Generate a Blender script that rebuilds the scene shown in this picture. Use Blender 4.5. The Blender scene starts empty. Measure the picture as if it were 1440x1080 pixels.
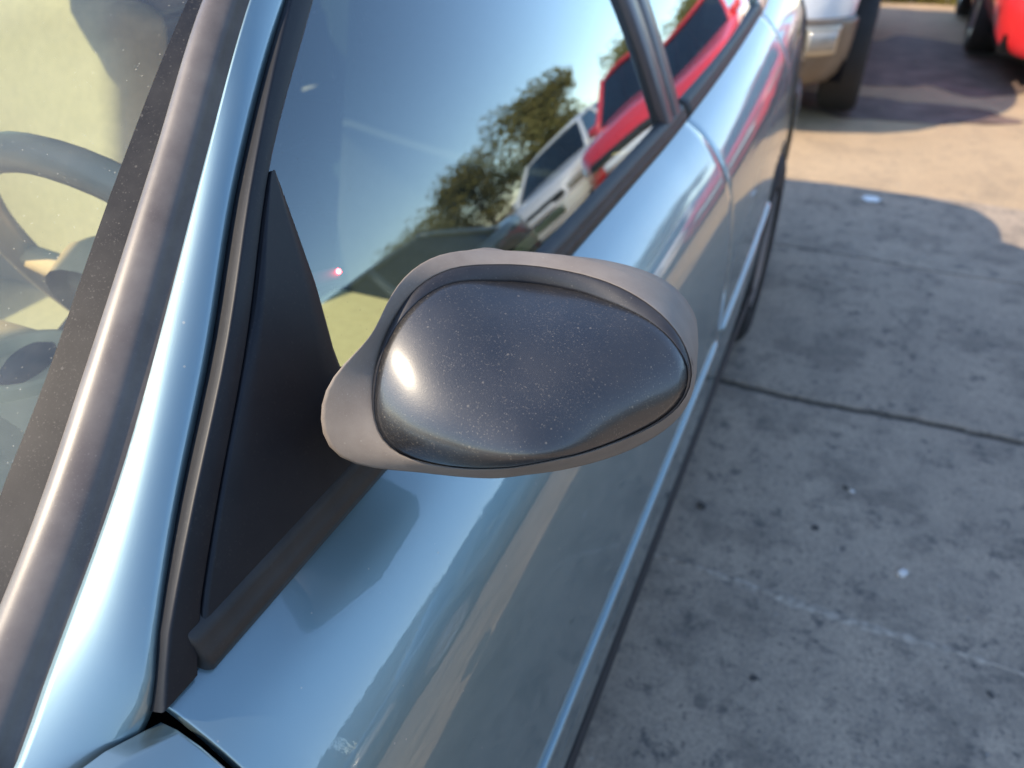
import bpy, bmesh, math, random
from mathutils import Vector, Matrix

random.seed(7)
SC = bpy.context.scene
COL = SC.collection
R = math.radians

# ---------------------------------------------------------------- camera
cam_data = bpy.data.cameras.new('camera')
cam = bpy.data.objects.new('camera', cam_data)
COL.objects.link(cam)
cam.location = (0.0, 0.0, 1.30)
cam.rotation_euler = (R(90 - 34.4), 0.0, R(23.5))
cam_data.sensor_width = 36.0
cam_data.lens = 36.0 * 1082.0 / 1440.0
cam_data.clip_start = 0.02
cam_data.clip_end = 1500.0
cam_data.dof.use_dof = True
cam_data.dof.focus_distance = 0.475
cam_data.dof.aperture_fstop = 6.2
cam_data.dof.aperture_blades = 0
SC.camera = cam

# ---------------------------------------------------------------- sky and sun
SUN_TO = Vector((-0.90, -0.66, 0.92)).normalized()
SUN_EL = math.asin(SUN_TO.z)
SUN_AZ = math.atan2(SUN_TO.x, SUN_TO.y)
world = bpy.data.worlds.new('World')
SC.world = world
world.use_nodes = True
wn = world.node_tree.nodes
wn.clear()
w_out = wn.new('ShaderNodeOutputWorld')
w_bg = wn.new('ShaderNodeBackground')
w_sky = wn.new('ShaderNodeTexSky')
w_sky.sky_type = 'NISHITA'
w_sky.sun_disc = False
w_sky.sun_elevation = SUN_EL
w_sky.sun_rotation = SUN_AZ
w_sky.air_density = 1.0
w_sky.dust_density = 0.25
w_sky.ozone_density = 1.6
w_bg.inputs['Strength'].default_value = 0.15
world.node_tree.links.new(w_sky.outputs[0], w_bg.inputs[0])
world.node_tree.links.new(w_bg.outputs[0], w_out.inputs[0])
sun_data = bpy.data.lights.new('sun', 'SUN')
sun_data.energy = 2.6
sun_data.angle = R(0.53)
sun_data.color = (1.0, 0.84, 0.63)
sun = bpy.data.objects.new('sun', sun_data)
COL.objects.link(sun)
sun.rotation_euler = SUN_TO.to_track_quat('Z', 'Y').to_euler()
sun.location = SUN_TO * 30

SC.view_settings.view_transform = 'Standard'
SC.view_settings.look = 'None'
SC.view_settings.exposure = 1.55
SC.view_settings.gamma = 1.0
SC.view_settings.use_curve_mapping = False
SC.render.engine = 'CYCLES'
SC.cycles.use_denoising = True
SC.cycles.max_bounces = 10
SC.cycles.transparent_max_bounces = 16
SC.cycles.glossy_bounces = 6
SC.cycles.sample_clamp_indirect = 8.0
SC.cycles.caustics_reflective = False
SC.cycles.caustics_refractive = False

# ---------------------------------------------------------------- materials
class NT:
    def __init__(self, name):
        self.m = bpy.data.materials.new(name)
        self.m.use_nodes = True
        self.t = self.m.node_tree
        self.t.nodes.clear()
        self.out = self.t.nodes.new('ShaderNodeOutputMaterial')
    def n(self, kind, **kw):
        nd = self.t.nodes.new(kind)
        for k, v in kw.items():
            if k in nd.inputs.keys() if isinstance(k, str) else False:
                nd.inputs[k].default_value = v
            else:
                setattr(nd, k, v)
        return nd
    def l(self, a, b):
        self.t.links.new(a, b)
    def surf(self, s):
        self.l(s, self.out.inputs['Surface'])
        return self.m
    def pos(self):
        return self.n('ShaderNodeNewGeometry').outputs['Position']
    def noise(self, scale, detail=4.0, rough=0.55, vec=None):
        nd = self.n('ShaderNodeTexNoise')
        nd.inputs['Scale'].default_value = scale
        nd.inputs['Detail'].default_value = detail
        nd.inputs['Roughness'].default_value = rough
        self.l(vec if vec is not None else self.pos(), nd.inputs['Vector'])
        return nd.outputs['Fac']
    def ramp(self, fac, stops):
        nd = self.n('ShaderNodeValToRGB')
        cr = nd.color_ramp
        while len(cr.elements) < len(stops):
            cr.elements.new(0.5)
        for e, (p, c) in zip(cr.elements, stops):
            e.position = p
            e.color = (c, c, c, 1) if isinstance(c, (int, float)) else (*c, 1)
        self.l(fac, nd.inputs['Fac'])
        return nd.outputs['Color']
    def mix(self, fac, a, b, mode='MIX'):
        nd = self.n('ShaderNodeMix', data_type='RGBA', blend_type=mode)
        for v, i in ((fac, 0), (a, 6), (b, 7)):
            if isinstance(v, (int, float)):
                nd.inputs[i].default_value = v
            elif isinstance(v, tuple):
                nd.inputs[i].default_value = (*v, 1)
            else:
                self.l(v, nd.inputs[i])
        return nd.outputs[2]
    def math(self, op, a, b=None):
        nd = self.n('ShaderNodeMath', operation=op)
        for i, v in enumerate((a, b)):
            if v is None:
                continue
            if isinstance(v, (int, float)):
                nd.inputs[i].default_value = v
            else:
                self.l(v, nd.inputs[i])
        return nd.outputs[0]
    def bump(self, h, strength, dist):
        nd = self.n('ShaderNodeBump')
        nd.inputs['Strength'].default_value = strength
        nd.inputs['Distance'].default_value = dist
        self.l(h, nd.inputs['Height'])
        return nd.outputs['Normal']
    def specks(self, scale, size, dens):
        """random small round dust grains: 1 inside a grain"""
        v = self.n('ShaderNodeTexVoronoi', feature='F1')
        v.inputs['Scale'].default_value = scale
        self.l(self.pos(), v.inputs['Vector'])
        sep = self.n('ShaderNodeSeparateColor')
        self.l(v.outputs['Color'], sep.inputs[0])
        r = self.math('MULTIPLY', sep.outputs[1], size)
        near = self.math('LESS_THAN', v.outputs['Distance'], r)
        pick = self.math('LESS_THAN', sep.outputs[0], dens)
        return self.math('MULTIPLY', near, pick)
    def bsdf(self, base, rough=0.5, metal=0.0, spec=0.5, coat=0.0, coat_rough=0.03, normal=None, **kw):
        b = self.n('ShaderNodeBsdfPrincipled')
        for k, v in (('Base Color', base), ('Roughness', rough), ('Metallic', metal), ('Specular IOR Level', spec),
                     ('Coat Weight', coat), ('Coat Roughness', coat_rough)):
            if isinstance(v, tuple):
                b.inputs[k].default_value = (*v, 1)
            elif isinstance(v, (int, float)):
                b.inputs[k].default_value = v
            else:
                self.l(v, b.inputs[k])
        if normal is not None:
            self.l(normal, b.inputs['Normal'])
        for k, v in kw.items():
            b.inputs[k.replace('_', ' ')].default_value = v
        return b.outputs[0]

def plain(name, col, rough=0.5, metal=0.0, spec=0.5, coat=0.0, var=0.12, scale=14.0):
    k = NT(name)
    f = k.noise(scale, 5)
    c = k.mix(k.ramp(f, [(0.3, 0.0), (0.7, 1.0)]), tuple(x * (1 - var) for x in col), tuple(min(1, x * (1 + var)) for x in col))
    return k.surf(k.bsdf(c, rough, metal, spec, coat))

def paint(name, col, metal=0.0, rough=0.4, dust=0.10, coat=1.0, dustcol=(0.42, 0.38, 0.32), grain=0.0):
    k = NT(name)
    film = k.ramp(k.noise(9.0, 6, 0.6), [(0.35, 0.1), (0.75, 1.0)])
    d = k.math('MULTIPLY', film, dust)
    if grain:
        sp = k.specks(330.0, 0.34, grain)
        d = k.math('MAXIMUM', d, k.math('MULTIPLY', sp, 0.55))
    base = k.mix(d, col, dustcol)
    c = k.n('ShaderNodeBsdfPrincipled')
    k.l(base, c.inputs['Base Color'])
    k.l(k.math('MULTIPLY', k.math('SUBTRACT', 1.0, d), metal), c.inputs['Metallic'])
    c.inputs['Roughness'].default_value = rough
    k.l(k.math('MULTIPLY', k.math('SUBTRACT', 1.0, k.math('MULTIPLY', d, 0.9)), coat), c.inputs['Coat Weight'])
    c.inputs['Coat Roughness'].default_value = 0.02
    c.inputs['Coat IOR'].default_value = 1.75
    k.l(k.bump(k.noise(1400.0, 1), 0.10, 0.0004), c.inputs['Normal'])
    orange = k.bump(k.noise(240.0, 2), 0.03, 0.001)
    k.l(orange, c.inputs['Coat Normal'])
    return k.surf(c.outputs[0])

def glass(name, tint, gain=1.7, dust=0.0, dustcol=(0.55, 0.52, 0.45)):
    k = NT(name)
    fr = k.n('ShaderNodeFresnel')
    fr.inputs['IOR'].default_value = 1.5
    f = k.math('MINIMUM', k.math('MULTIPLY', fr.outputs[0], gain), 1.0)
    tr = k.n('ShaderNodeBsdfTransparent')
    tr.inputs[0].default_value = (*tint, 1)
    gl = k.n('ShaderNodeBsdfGlossy')
    gl.inputs['Roughness'].default_value = 0.0
    gl.inputs['Color'].default_value = (0.84, 0.95, 1.0, 1)
    mx = k.n('ShaderNodeMixShader')
    k.l(f, mx.inputs[0]); k.l(tr.outputs[0], mx.inputs[1]); k.l(gl.outputs[0], mx.inputs[2])
    s = mx.outputs[0]
    if dust:
        df = k.n('ShaderNodeBsdfDiffuse')
        df.inputs[0].default_value = (*dustcol, 1)
        film = k.ramp(k.noise(18.0, 7, 0.65), [(0.3, 0.15), (0.8, 1.0)])
        sp = k.specks(480.0, 0.30, 0.14)
        fac = k.math('MAXIMUM', k.math('MULTIPLY', film, dust), k.math('MULTIPLY', sp, 0.22))
        m2 = k.n('ShaderNodeMixShader')
        k.l(fac, m2.inputs[0]); k.l(s, m2.inputs[1]); k.l(df.outputs[0], m2.inputs[2])
        s = m2.outputs[0]
    return k.surf(s)

def dusty_plastic(name, col, rough, dens=0.2, spec=0.5, film=0.12, scale=420.0, dustcol=(0.40, 0.36, 0.31), relief=0.12, coat=0.0, size=0.36, gain=0.5):
    k = NT(name)
    fl = k.ramp(k.noise(22.0, 7, 0.65), [(0.35, 0.0), (0.8, 1.0)])
    sp = k.specks(scale, size, dens)
    sp2 = k.specks(scale * 0.42, 0.25, dens * 0.35)
    g0 = k.math('MAXIMUM', k.math('MULTIPLY', sp, gain * 0.6), k.math('MULTIPLY', sp2, gain * 0.8))
    gn = k.ramp(k.noise(scale * 1.1, 3, 0.6), [(0.56, 0.0), (0.74, 1.0)])
    patch = k.ramp(k.noise(30.0, 4, 0.6), [(0.35, 0.25), (0.7, 1.0)])
    g = k.math('MAXIMUM', g0, k.math('MULTIPLY', k.math('MULTIPLY', gn, patch), gain))
    d = k.math('MAXIMUM', k.math('MULTIPLY', fl, film), g)
    base = k.mix(d, col, dustcol)
    fine = k.noise(1500.0, 2)
    h = k.math('ADD', k.math('MULTIPLY', fine, 0.5), g)
    nrm = k.bump(h, relief, 0.0006)
    rr = k.math('ADD', rough, k.math('MULTIPLY', d, 0.3))
    return k.surf(k.bsdf(base, rr, 0.0, spec, coat, 0.21, nrm))

MAT = {}
MAT['paint'] = paint('silver_blue_paint', (0.175, 0.262, 0.288), metal=0.85, rough=0.44, dust=0.10, grain=0.010)
MAT['pillar_paint'] = MAT['paint']
MAT['trim'] = dusty_plastic('weathered_trim', (0.085, 0.064, 0.052), 0.38, 0.06, 0.6, 0.22, 620.0, gain=0.25)
MAT['housing'] = dusty_plastic('weathered_housing', (0.158, 0.128, 0.106), 0.58, 0.08, 0.35, 0.30, 700.0, relief=0.35, gain=0.35)
MAT['cap'] = dusty_plastic('satin_cap', (0.010, 0.010, 0.012), 0.42, 0.22, 0.45, 0.035, 700.0, relief=0.40, coat=0.9, gain=0.20, dustcol=(0.46, 0.38, 0.28))
MAT['bezel'] = dusty_plastic('satin_bezel', (0.014, 0.014, 0.018), 0.42, 0.2, 0.40, 0.06, 900.0, gain=0.14)
MAT['black'] = dusty_plastic('black_door_plastic', (0.007, 0.008, 0.011), 0.45, 0.008, 0.25, 0.015, 400.0, gain=0.05)
MAT['rubber'] = dusty_plastic('black_rubber', (0.015, 0.014, 0.014), 0.5, 0.01, 0.4, 0.05, 400.0, gain=0.06)
MAT['frit'] = dusty_plastic('dusty_frit', (0.009, 0.009, 0.011), 0.4, 0.2, 0.15, 0.06, 520.0, gain=0.18)
MAT['gap'] = plain('dark_gap', (0.006, 0.006, 0.007), 0.9, spec=0.1)
MAT['pillar_trim'] = plain('satin_pillar_trim', (0.045, 0.036, 0.042), 0.4, spec=0.5, coat=0.2)
MAT['windscreen'] = glass('windscreen_glass', (1.0, 0.94, 0.80), 1.1, 0.075, (0.75, 0.68, 0.52))
MAT['window'] = glass('side_glass', (0.50, 0.66, 0.55), 2.3, 0.004)
MAT['car_glass'] = glass('dark_car_glass', (0.16, 0.19, 0.18), 1.8, 0.02)
MAT['beige'] = plain('beige_fabric', (0.74, 0.62, 0.43), 0.9, spec=0.1, var=0.06, scale=60)
MAT['seat_dark'] = plain('slate_fabric', (0.045, 0.052, 0.060), 0.9, spec=0.1, var=0.1, scale=60)
MAT['dash'] = plain('beige_dash', (0.55, 0.50, 0.33), 0.7, spec=0.2, var=0.06, scale=40)
MAT['wheelrim'] = plain('grey_leather', (0.40, 0.37, 0.29), 0.35, spec=0.5)
MAT['interior'] = plain('dark_interior', (0.05, 0.055, 0.06), 0.8)
MAT['headliner'] = plain('grey_headliner', (0.30, 0.31, 0.30), 0.9)
MAT['tyre'] = plain('tyre_rubber', (0.022, 0.021, 0.021), 0.75, spec=0.3)
MAT['alloy'] = plain('alloy', (0.42, 0.42, 0.43), 0.35, metal=0.8)
MAT['chrome'] = plain('chrome', (0.75, 0.74, 0.72), 0.12, metal=1.0, var=0.02)
MAT['lamp'] = plain('lamp_lens', (0.30, 0.29, 0.26), 0.12, spec=0.6, coat=1.0)
MAT['tail'] = plain('tail_lens', (0.35, 0.015, 0.015), 0.15, coat=1.0)
MAT['mirror_glass'] = plain('mirror_glass', (0.85, 0.86, 0.87), 0.01, metal=1.0, var=0.0)
MAT['white'] = paint('white_paint', (0.74, 0.73, 0.72), 0.0, 0.35, 0.08)
MAT['bronze'] = paint('bronze_paint', (0.12, 0.088, 0.060), 0.3, 0.5, 0.15, coat=0.25)
MAT['red'] = paint('red_paint', (0.62, 0.018, 0.022), 0.0, 0.35, 0.04)
MAT['darkgreen'] = paint('dark_green_paint', (0.045, 0.070, 0.075), 0.3, 0.35, 0.10)
MAT['silver'] = paint('silver_paint', (0.52, 0.53, 0.53), 0.7, 0.35, 0.12)
MAT['plastic'] = plain('black_plastic', (0.025, 0.025, 0.026), 0.6)

def led_mat():
    k = NT('red_indicator')
    e = k.n('ShaderNodeEmission')
    e.inputs[0].default_value = (1.0, 0.02, 0.03, 1)
    e.inputs[1].default_value = 60.0
    return k.surf(e.outputs[0])
MAT['led'] = led_mat()

def ground_mat(name, slab):
    k = NT(name)
    big = k.ramp(k.noise(0.9, 5, 0.6), [(0.3, 0.0), (0.7, 1.0)])
    mid = k.ramp(k.noise(6.5, 6, 0.65), [(0.35, 0.0), (0.68, 1.0)])
    fine = k.noise(60.0, 5, 0.7)
    if slab:
        c = k.mix(big, (0.42, 0.325, 0.24), (0.56, 0.435, 0.315))
        c = k.mix(k.math('MULTIPLY', mid, 0.45), c, (0.22, 0.185, 0.15))
    else:
        c = k.mix(big, (0.48, 0.34, 0.20), (0.58, 0.42, 0.255))
        c = k.mix(k.math('MULTIPLY', mid, 0.2), c, (0.36, 0.275, 0.18))
    # old oil spots and grime with shapes of their own
    v = k.ramp(k.noise(17.0, 4, 0.75), [(0.54, 0.0), (0.66, 1.0)])
    gate = k.ramp(k.noise(2.2, 3), [(0.30, 0.0), (0.52, 1.0)])
    c = k.mix(k.math('MULTIPLY', k.math('MULTIPLY', v, gate), 0.85 if slab else 0.25), c, (0.075, 0.072, 0.070))
    sp = k.ramp(k.noise(95.0, 3, 0.6), [(0.60, 0.0), (0.67, 1.0)])
    c = k.mix(k.math('MULTIPLY', sp, 0.7 if slab else 0.35), c, (0.07, 0.066, 0.063))
    bl = k.ramp(k.noise(3.4, 6, 0.72), [(0.50, 0.0), (0.60, 1.0)])
    c = k.mix(k.math('MULTIPLY', bl, 0.5 if slab else 0.2), c, (0.13, 0.108, 0.088))
    ag = k.ramp(k.noise(230.0, 2, 0.6), [(0.42, 0.0), (0.62, 1.0)])
    c = k.mix(k.math('MULTIPLY', ag, 0.5), c, (0.16, 0.14, 0.12))
    sl = k.specks(60.0, 0.14, 0.12)
    c = k.mix(k.math('MULTIPLY', sl, 0.5), c, (0.55, 0.52, 0.48))
    c = k.mix(k.math('MULTIPLY', fine, 0.5), c, k.mix(0.35, c, (0.12, 0.11, 0.10)))
    h = k.math('ADD', k.math('MULTIPLY', mid, 0.6), fine)
    return k.surf(k.bsdf(c, 0.9, 0.0, 0.2, normal=k.bump(h, 0.5, 0.006)))
MAT['slab'] = ground_mat('stained_concrete', True)
MAT['sand'] = ground_mat('sandy_ground', False)
MAT['dirt'] = plain('joint_dirt', (0.09, 0.072, 0.055), 0.95, var=0.4, scale=70)
MAT['mortar'] = plain('mortar', (0.36, 0.295, 0.23), 0.95, var=0.5, scale=60)

def leaf_mat(name, a, b):
    k = NT(name)
    oi = k.n('ShaderNodeObjectInfo')
    c = k.mix(k.ramp(k.noise(1.3, 4), [(0.35, 0.0), (0.65, 1.0)]), a, b)
    d = k.n('ShaderNodeBsdfDiffuse'); k.l(c, d.inputs[0])
    t = k.n('ShaderNodeBsdfTranslucent'); k.l(c, t.inputs[0])
    m = k.n('ShaderNodeMixShader'); m.inputs[0].default_value = 0.3
    k.l(d.outputs[0], m.inputs[1]); k.l(t.outputs[0], m.inputs[2])
    return k.surf(m.outputs[0])
MAT['leaf'] = leaf_mat('olive_leaves', (0.16, 0.15, 0.045), (0.28, 0.235, 0.085))
MAT['grass'] = leaf_mat('dry_grass', (0.16, 0.17, 0.04), (0.26, 0.23, 0.08))
MAT['bark'] = plain('bark', (0.10, 0.075, 0.05), 0.95, scale=20)
MAT['stone'] = plain('pale_stone', (0.62, 0.58, 0.54), 0.9, scale=80)
MAT['paper'] = plain('paper', (0.72, 0.72, 0.70), 0.9, scale=80)
MAT['char'] = plain('dark_debris', (0.07, 0.062, 0.055), 0.95, scale=80, var=0.4)

# ---------------------------------------------------------------- mesh helpers
def link(name, me, mat, parent, label=None, kind=None):
    o = bpy.data.objects.new(name, me)
    COL.objects.link(o)
    if mat is not None:
        me.materials.append(mat)
    if parent is not None:
        o.parent = parent
    if label:
        o['label'] = label
    if kind:
        o['kind'] = kind
    return o

def root_of(o):
    while o.parent is not None:
        o = o.parent
    return o

def build(name, verts, faces, mat, parent=None, smooth=True, label=None, kind=None, mods=(), recalc=True):
    """verts are given in world coordinates; every part keeps its thing's origin"""
    off = Vector((0, 0, 0)) if parent is None else root_of(parent).location
    me = bpy.data.meshes.new(name)
    me.from_pydata([tuple(Vector(v) - off) for v in verts], [], faces)
    if recalc:
        bm = bmesh.new(); bm.from_mesh(me)
        bmesh.ops.remove_doubles(bm, verts=bm.verts, dist=1e-5)
        bmesh.ops.recalc_face_normals(bm, faces=bm.faces)
        bm.to_mesh(me); bm.free()
    if smooth:
        me.polygons.foreach_set('use_smooth', [True] * len(me.polygons))
    o = link(name, me, mat, parent, label, kind)
    for kindm, kw in mods:
        md = o.modifiers.new(kindm.lower(), kindm)
        for k, v in kw.items():
            setattr(md, k, v)
    return o

def grid_faces(nr, nc, wrap=False, base=0):
    f = []
    for i in range(nr - 1):
        for j in range(nc if wrap else nc - 1):
            j2 = (j + 1) % nc
            f.append((base + i * nc + j, base + i * nc + j2, base + (i + 1) * nc + j2, base + (i + 1) * nc + j))
    return f

def grid(name, rows, mat, parent=None, wrap=False, caps=False, **kw):
    nr, nc = len(rows), len(rows[0])
    verts = [p for r in rows for p in r]
    faces = grid_faces(nr, nc, wrap)
    if caps:
        faces.append(tuple(range(nc - 1, -1, -1)))
        faces.append(tuple((nr - 1) * nc + j for j in range(nc)))
    return build(name, verts, faces, mat, parent, **kw)

def flanged(name, rows, inward, mat, parent, depth=0.014, rad=0.0025, **kw):
    """a sheet-metal panel: the grid plus a hem that rolls inward round its border"""
    nr, nc = len(rows), len(rows[0])
    V = [Vector(p) for r in rows for p in r]
    F = grid_faces(nr, nc)
    border = [(0, j) for j in range(nc)] + [(i, nc - 1) for i in range(1, nr)] + [(nr - 1, j) for j in range(nc - 2, -1, -1)] + [(i, 0) for i in range(nr - 2, 0, -1)]
    n = len(border)
    inner = []
    for (i, j) in border:
        ii = min(max(i, 1), nr - 2); jj = min(max(j, 1), nc - 2)
        d = (V[i * nc + j] - V[ii * nc + jj])
        d = d.normalized() if d.length > 1e-6 else Vector((0, 0, 0))
        inner.append(d)
    inw = Vector(inward).normalized()
    prev = [i * nc + j for (i, j) in border]
    for a, b in ((0.75, 0.3), (1.0, 1.0), (1.0, depth / rad)):
        base = len(V)
        for q, (i, j) in enumerate(border):
            V.append(V[i * nc + j] + inner[q] * rad * a + inw * rad * b)
        for q in range(n):
            q2 = (q + 1) % n
            F.append((prev[q], prev[q2], base + q2, base + q))
        prev = list(range(base, base + n))
    return build(name, V, F, mat, parent, **kw)

def box(name, lo, hi, mat, parent=None, bev=0.0, seg=3, smooth=True, rot=None, **kw):
    lo, hi = Vector(lo), Vector(hi)
    c = (lo + hi) / 2; s = (hi - lo) / 2
    bm = bmesh.new()
    bmesh.ops.create_cube(bm, size=2.0)
    for v in bm.verts:
        v.co = Vector((v.co.x * s.x, v.co.y * s.y, v.co.z * s.z))
    if bev:
        bmesh.ops.bevel(bm, geom=list(bm.edges) + list(bm.verts), offset=bev, segments=seg, affect='EDGES', profile=0.6)
    for v in bm.verts:
        v.co = (rot @ v.co if rot else v.co) + c
    vs = [tuple(v.co) for v in bm.verts]
    bm.verts.index_update()
    fs = [tuple(v.index for v in f.verts) for f in bm.faces]
    bm.free()
    return build(name, vs, fs, mat, parent, smooth=smooth and bev > 0, **kw)

def tube_rows(pts, rad, n=10, closed=False):
    rows = []
    P = [Vector(p) for p in pts]
    m = len(P)
    up = Vector((0.13, 0.21, 0.97))
    for i in range(m):
        a = P[(i - 1) % m] if (closed or i > 0) else P[0]
        b = P[(i + 1) % m] if (closed or i < m - 1) else P[-1]
        t = (b - a).normalized()
        s = t.cross(up)
        if s.length < 0.05:
            s = t.cross(Vector((1, 0, 0)))
        s.normalize(); u2 = s.cross(t)
        r = rad[i] if isinstance(rad, (list, tuple)) else rad
        rows.append([P[i] + (s * math.cos(2 * math.pi * k / n) + u2 * math.sin(2 * math.pi * k / n)) * r for k in range(n)])
    if closed:
        rows.append(rows[0])
    return rows

def tube(name, pts, rad, mat, parent=None, n=10, closed=False, **kw):
    return grid(name, tube_rows(pts, rad, n, closed), mat, parent, wrap=True, caps=not closed, **kw)

def lathe_rows(prof, centre, axis='x', sign=1, n=36):
    rows = []
    c = Vector(centre)
    for (r, a) in prof:
        row = []
        for k in range(n):
            t = 2 * math.pi * k / n
            if axis == 'x':
                row.append(c + Vector((sign * a, r * math.cos(t), r * math.sin(t))))
            else:
                row.append(c + Vector((r * math.cos(t), r * math.sin(t), a)))
        rows.append(row)
    return rows

def interp(tab, z):
    if z <= tab[0][0]:
        a, b = tab[0], tab[1]
    elif z >= tab[-1][0]:
        a, b = tab[-2], tab[-1]
    else:
        for a, b in zip(tab[:-1], tab[1:]):
            if a[0] <= z <= b[0]:
                break
    t = (z - a[0]) / (b[0] - a[0])
    return [p + (q - p) * t for p, q in zip(a[1:], b[1:])]

def catmull(tab, s):
    """smooth curve through the points of tab, s from 0 to len-1"""
    n = len(tab)
    i = min(int(s), n - 2)
    t = s - i
    p0 = tab[max(i - 1, 0)]; p1 = tab[i]; p2 = tab[i + 1]; p3 = tab[min(i + 2, n - 1)]
    out = []
    for a, b, c, d in zip(p0, p1, p2, p3):
        out.append(0.5 * (2 * b + (c - a) * t + (2 * a - 5 * b + 4 * c - d) * t * t + (3 * b - a - 3 * c + d) * t ** 3))
    return out

def smooth_tab(tab, z):
    """smooth curve through rows (z, ...) looked up by z"""
    if z <= tab[0][0] or z >= tab[-1][0]:
        return interp(tab, z)
    n = len(tab)
    for i in range(n - 1):
        if tab[i][0] <= z <= tab[i + 1][0]:
            break
    def slope(k, c):
        a, b = tab[max(k - 1, 0)], tab[min(k + 1, n - 1)]
        return (b[c] - a[c]) / (b[0] - a[0])
    h = tab[i + 1][0] - tab[i][0]
    t = (z - tab[i][0]) / h
    out = []
    for c in range(1, len(tab[0])):
        p0, p1 = tab[i][c], tab[i + 1][c]
        m0, m1 = slope(i, c) * h, slope(i + 1, c) * h
        out.append((2 * t ** 3 - 3 * t * t + 1) * p0 + (t ** 3 - 2 * t * t + t) * m0 + (-2 * t ** 3 + 3 * t * t) * p1 + (t ** 3 - t * t) * m1)
    return out

def thing(name, label, cat, loc, group=None):
    o = bpy.data.objects.new(name, None)
    COL.objects.link(o)
    o.location = loc
    o.empty_display_size = 0.2
    o['label'] = label
    o['category'] = cat
    if group:
        o['group'] = group
    return o

def tag(o, label, cat, group=None):
    if o.type == 'MESH' and o.parent is None:      # origin at the base of the thing
        co = [v.co for v in o.data.vertices]
        c = Vector(((min(v.x for v in co) + max(v.x for v in co)) / 2, (min(v.y for v in co) + max(v.y for v in co)) / 2, min(v.z for v in co)))
        o.data.transform(Matrix.Translation(-c))
        o.location = c
    o['label'] = label
    o['category'] = cat
    if group:
        o['group'] = group
    return o

def lin(a, b, n):
    return [a + (b - a) * i / (n - 1) for i in range(n)]

# ---------------------------------------------------------------- ground
def make_ground():
    g = build('ground', [(-300, -300, -0.02), (300, -300, -0.02), (300, 300, -0.02), (-300, 300, -0.02)], [(0, 1, 2, 3)], MAT['sand'], None, smooth=False, kind='structure')
    # concrete slabs, poured in strips that run across the lane
    rnd = random.Random(3)
    edges_y = [-4.6, -2.4, -0.4, 2.02, 3.10, 3.93]
    for a, b in zip(edges_y[:-1], edges_y[1:]):
        for x0, x1 in ((-5.2, -2.35), (-2.34, 1.06), (1.07, 3.2)):
            n = 140
            tilt = rnd.uniform(-0.002, 0.002)
            pts = []
            def wob(x, y):
                return 0.010 * math.sin(3.1 * x + 5 * y) + 0.006 * math.sin(11 * x + y * 2.0) + 0.0022 * math.sin(61 * x + 9 * y) + 0.0016 * math.sin(143 * x + 23 * y)
            ga, gb = (0.014 if abs(a - 2.02) < .1 else 0.006), (0.014 if abs(b - 2.02) < .1 else 0.006)
            low = [(x, a + ga + wob(x, a) - 0.05 * (x - 0.1) * (1 if abs(a - 1.23) < .1 else -1 if abs(a - 2.02) < .1 else 0), 0) for x in lin(x0, x1, n)]
            high = [(x, b - gb + wob(x, b) - 0.05 * (x - 0.1) * (1 if abs(b - 1.23) < .1 else -1 if abs(b - 2.02) < .1 else 0), 0) for x in lin(x0, x1, n)]
            rows = []
            for t, dz in ((0, -0.02), (0, -0.004), (0.012, 0.0), (0.5, 0.001), (0.988, 0.0), (1, -0.004), (1, -0.02)):
                rows.append([(p[0], p[1] + (q[1] - p[1]) * t, dz + tilt) for p, q in zip(low, high)])
            grid('concrete_slab', rows, MAT['slab'], g, smooth=False)
    # a crumbling mortar filling along one of the joints
    rows = []
    for t in range(160):
        x = -2.3 + 3.36 * t / 159
        y = 1.23 + 0.010 * math.sin(3.1 * x + 5 * 1.23) + 0.006 * math.sin(11 * x + 2.46) - 0.05 * (x - 0.1)
        w = 0.013 + 0.006 * math.sin(9 * x) + rnd.uniform(-0.008, 0.008)
        rows.append([(x, y - w, 0.0005), (x, y - w * 0.4, 0.0035), (x, y + w * 0.4, 0.0035), (x, y + w, 0.0005)])
    grid('mortar_seam', rows, MAT['mortar'], g)
    rows = []
    for t in range(60):
        x = -2.3 + 3.36 * t / 59
        y = 2.02 + 0.010 * math.sin(3.1 * x + 5 * 2.02) + 0.006 * math.sin(11 * x + 4.04) + 0.05 * (x - 0.1)
        rows.append([(x, y - 0.02, -0.008), (x, y, -0.011 + rnd.uniform(-0.002, 0.003)), (x, y + 0.02, -0.008)])
    grid('joint_dirt', rows, MAT['dirt'], g)
    return g
GROUND = make_ground()

def pebble(name, x, y, r, mat, label, cat, group=None, flat=0.6, seed=0):
    rn = random.Random(seed)
    bm = bmesh.new()
    bmesh.ops.create_icosphere(bm, subdivisions=2, radius=r)
    for v in bm.verts:
        f = 1 + rn.uniform(-0.22, 0.22)
        v.co = Vector((v.co.x * f * 1.25, v.co.y * f, v.co.z * f * flat))
    rz = Matrix.Rotation(rn.uniform(0, 6.28), 3, 'Z')
    lowest = min(v.co.z for v in bm.verts)
    vs = [tuple(rz @ v.co + Vector((x, y, -lowest - 0.001))) for v in bm.verts]
    bm.verts.index_update()
    fs = [tuple(v.index for v in f.verts) for f in bm.faces]
    bm.free()
    o = build(name, vs, fs, mat, None, smooth=False)
    return tag(o, label, cat, group)

# ---------------------------------------------------------------- the parked car with the mirror
CX = -0.995           # centre line of the car
CAR = thing('parked_car', 'silver blue parked car with its door mirror close to the viewer', 'car', (CX, 1.1, 0.0))

def mirror_x(rows):
    return [[(2 * CX - p[0], p[1], p[2]) for p in (tuple(q) for q in r)] for r in rows]

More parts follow.
